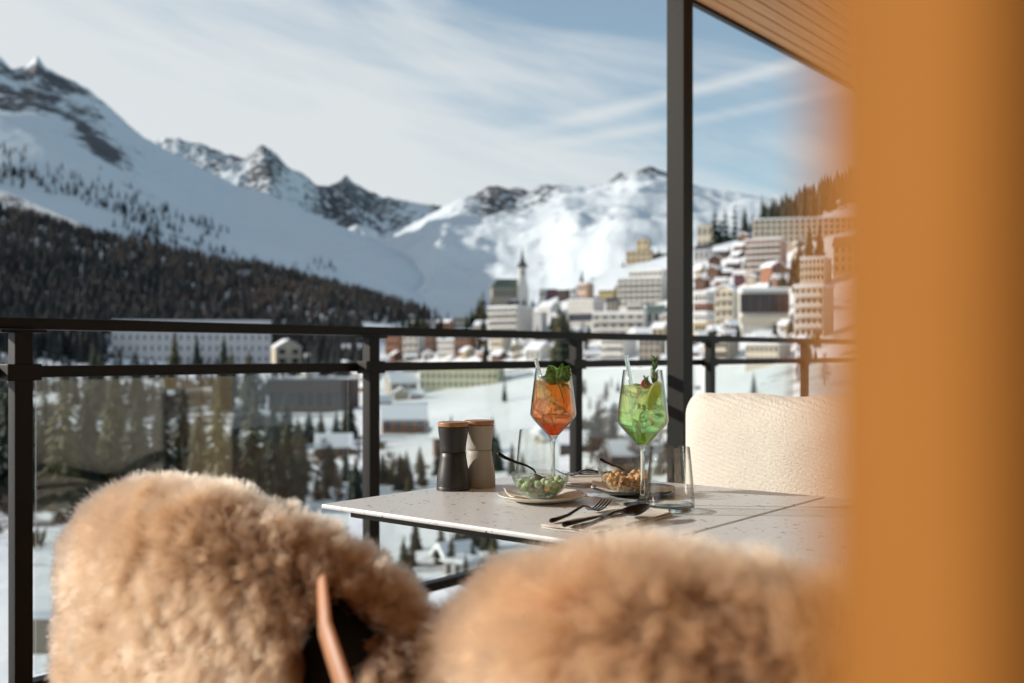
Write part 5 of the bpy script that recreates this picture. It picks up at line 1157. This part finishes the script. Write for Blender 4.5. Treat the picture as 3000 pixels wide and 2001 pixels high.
    d0 = nrm * .92 + down * (.50 + .30 * big)[:, None] + side * (sw * .75)[:, None] + down * (sw2 * .30)[:, None]; d0 /= np.linalg.norm(d0, axis=1)[:, None]
    d0 = d0 + rs_.normal(0, .17, d0.shape) + (rs_.uniform(0, 1, len(tt)) < .12)[:, None] * nrm * .55; d0 /= np.linalg.norm(d0, axis=1)[:, None]
    # locks: every strand leans to the tip of its lock
    cs = .013; key = np.floor(np.stack([tt / cs + .3 * sw2, (ss * L) / cs + .3 * sw, 0 * tt], -1)).astype(np.int64); h = (key[:, 0] * 73856093 ^ key[:, 1] * 19349663) & 0xffffffff
    _, inv = np.unique(h, return_inverse=True); cnt = np.bincount(inv).astype(float)
    def avg(a): return np.stack([np.bincount(inv, a[:, k]) / cnt for k in range(3)], -1)[inv]
    lk = rs_.normal(0, 1, (inv.max() + 1, 3))[inv]
    tip = p + d0 * ln[:, None]; ctip = avg(p) + (avg(d0) + lk * .20) * avg(np.stack([ln] * 3, -1)); cw = rs_.uniform(.10, .62, len(tt))[:, None]
    ph = rs_.uniform(0, 6.28, inv.max() + 1)[inv]; K = 7; pos = np.zeros((len(tt), K, 3))
    for k in range(K):
        f = k / (K - 1); g = f ** 1.25
        q = p * (1 - f) + tip * f; q = q + (ctip - tip) * (cw * g)
        cur = .0010 * f * (np.sin(f * 9 + ph)[:, None] * side + np.cos(f * 9 + ph)[:, None] * down) + rs_.normal(0, .0006, (len(tt), 3)) * f
        pos[:, k] = q + cur + nrm * (.006 * math.sin(f * math.pi))[:, None] if False else q + cur
    cv = bpy.data.hair_curves.new('fleece'); cv.add_curves([K] * len(tt)); cv.attributes['position'].data.foreach_set('vector', pos.astype(np.float32).reshape(-1))
    ra = cv.attributes.get('radius') or cv.attributes.new('radius', 'FLOAT', 'POINT')
    ra.data.foreach_set('value', np.tile(np.linspace(.00055, .00022, K), len(tt)).astype(np.float32))
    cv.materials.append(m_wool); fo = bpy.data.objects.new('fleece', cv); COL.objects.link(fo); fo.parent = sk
    # the skin carrying it
    us = np.linspace(-.384, .244, 60); P = np.zeros((60, 60, 3))
    for i, s in enumerate(np.linspace(.28, 1, 60)): P[i], _ = surf(us, np.full(60, s))
    b = MB(); cen = lambda i, j: P[i:i + 2, j:j + 2].reshape(-1, 3).mean(0); fs = []
    for i in range(59):
        for j in range(59):
            c_ = cen(i, j); rr = c_[1] < yc(c_[0]) - .2 * thick(c_[0])
            if notch and rr and ((c_[2] < .818 and .134 - (.83 - c_[2]) * .10 < c_[0] < .176 + (.83 - c_[2]) * .12) or (c_[0] >= .176 + (.83 - c_[2]) * .12 and c_[2] < .715)): continue
            fs.append((i * 60 + j, i * 60 + j + 1, (i + 1) * 60 + j + 1, (i + 1) * 60 + j))
    b.add(P.reshape(-1, 3), fs); b.build('hide', m_hide, sk, True)
    return r
chair('dark armchair with tan curved back strap under the left sheepskin', Vector((-.275, 1.05, 0)), 11, 'thick tan sheepskin draped over the left chair, parted at the tan strap', True, None)
chair('armchair under the nearer blurred sheepskin at the lower right', Vector((.232, .640, -.008)), 23, 'thick tan sheepskin over the nearer chair, blurred in the lower right', False, None)
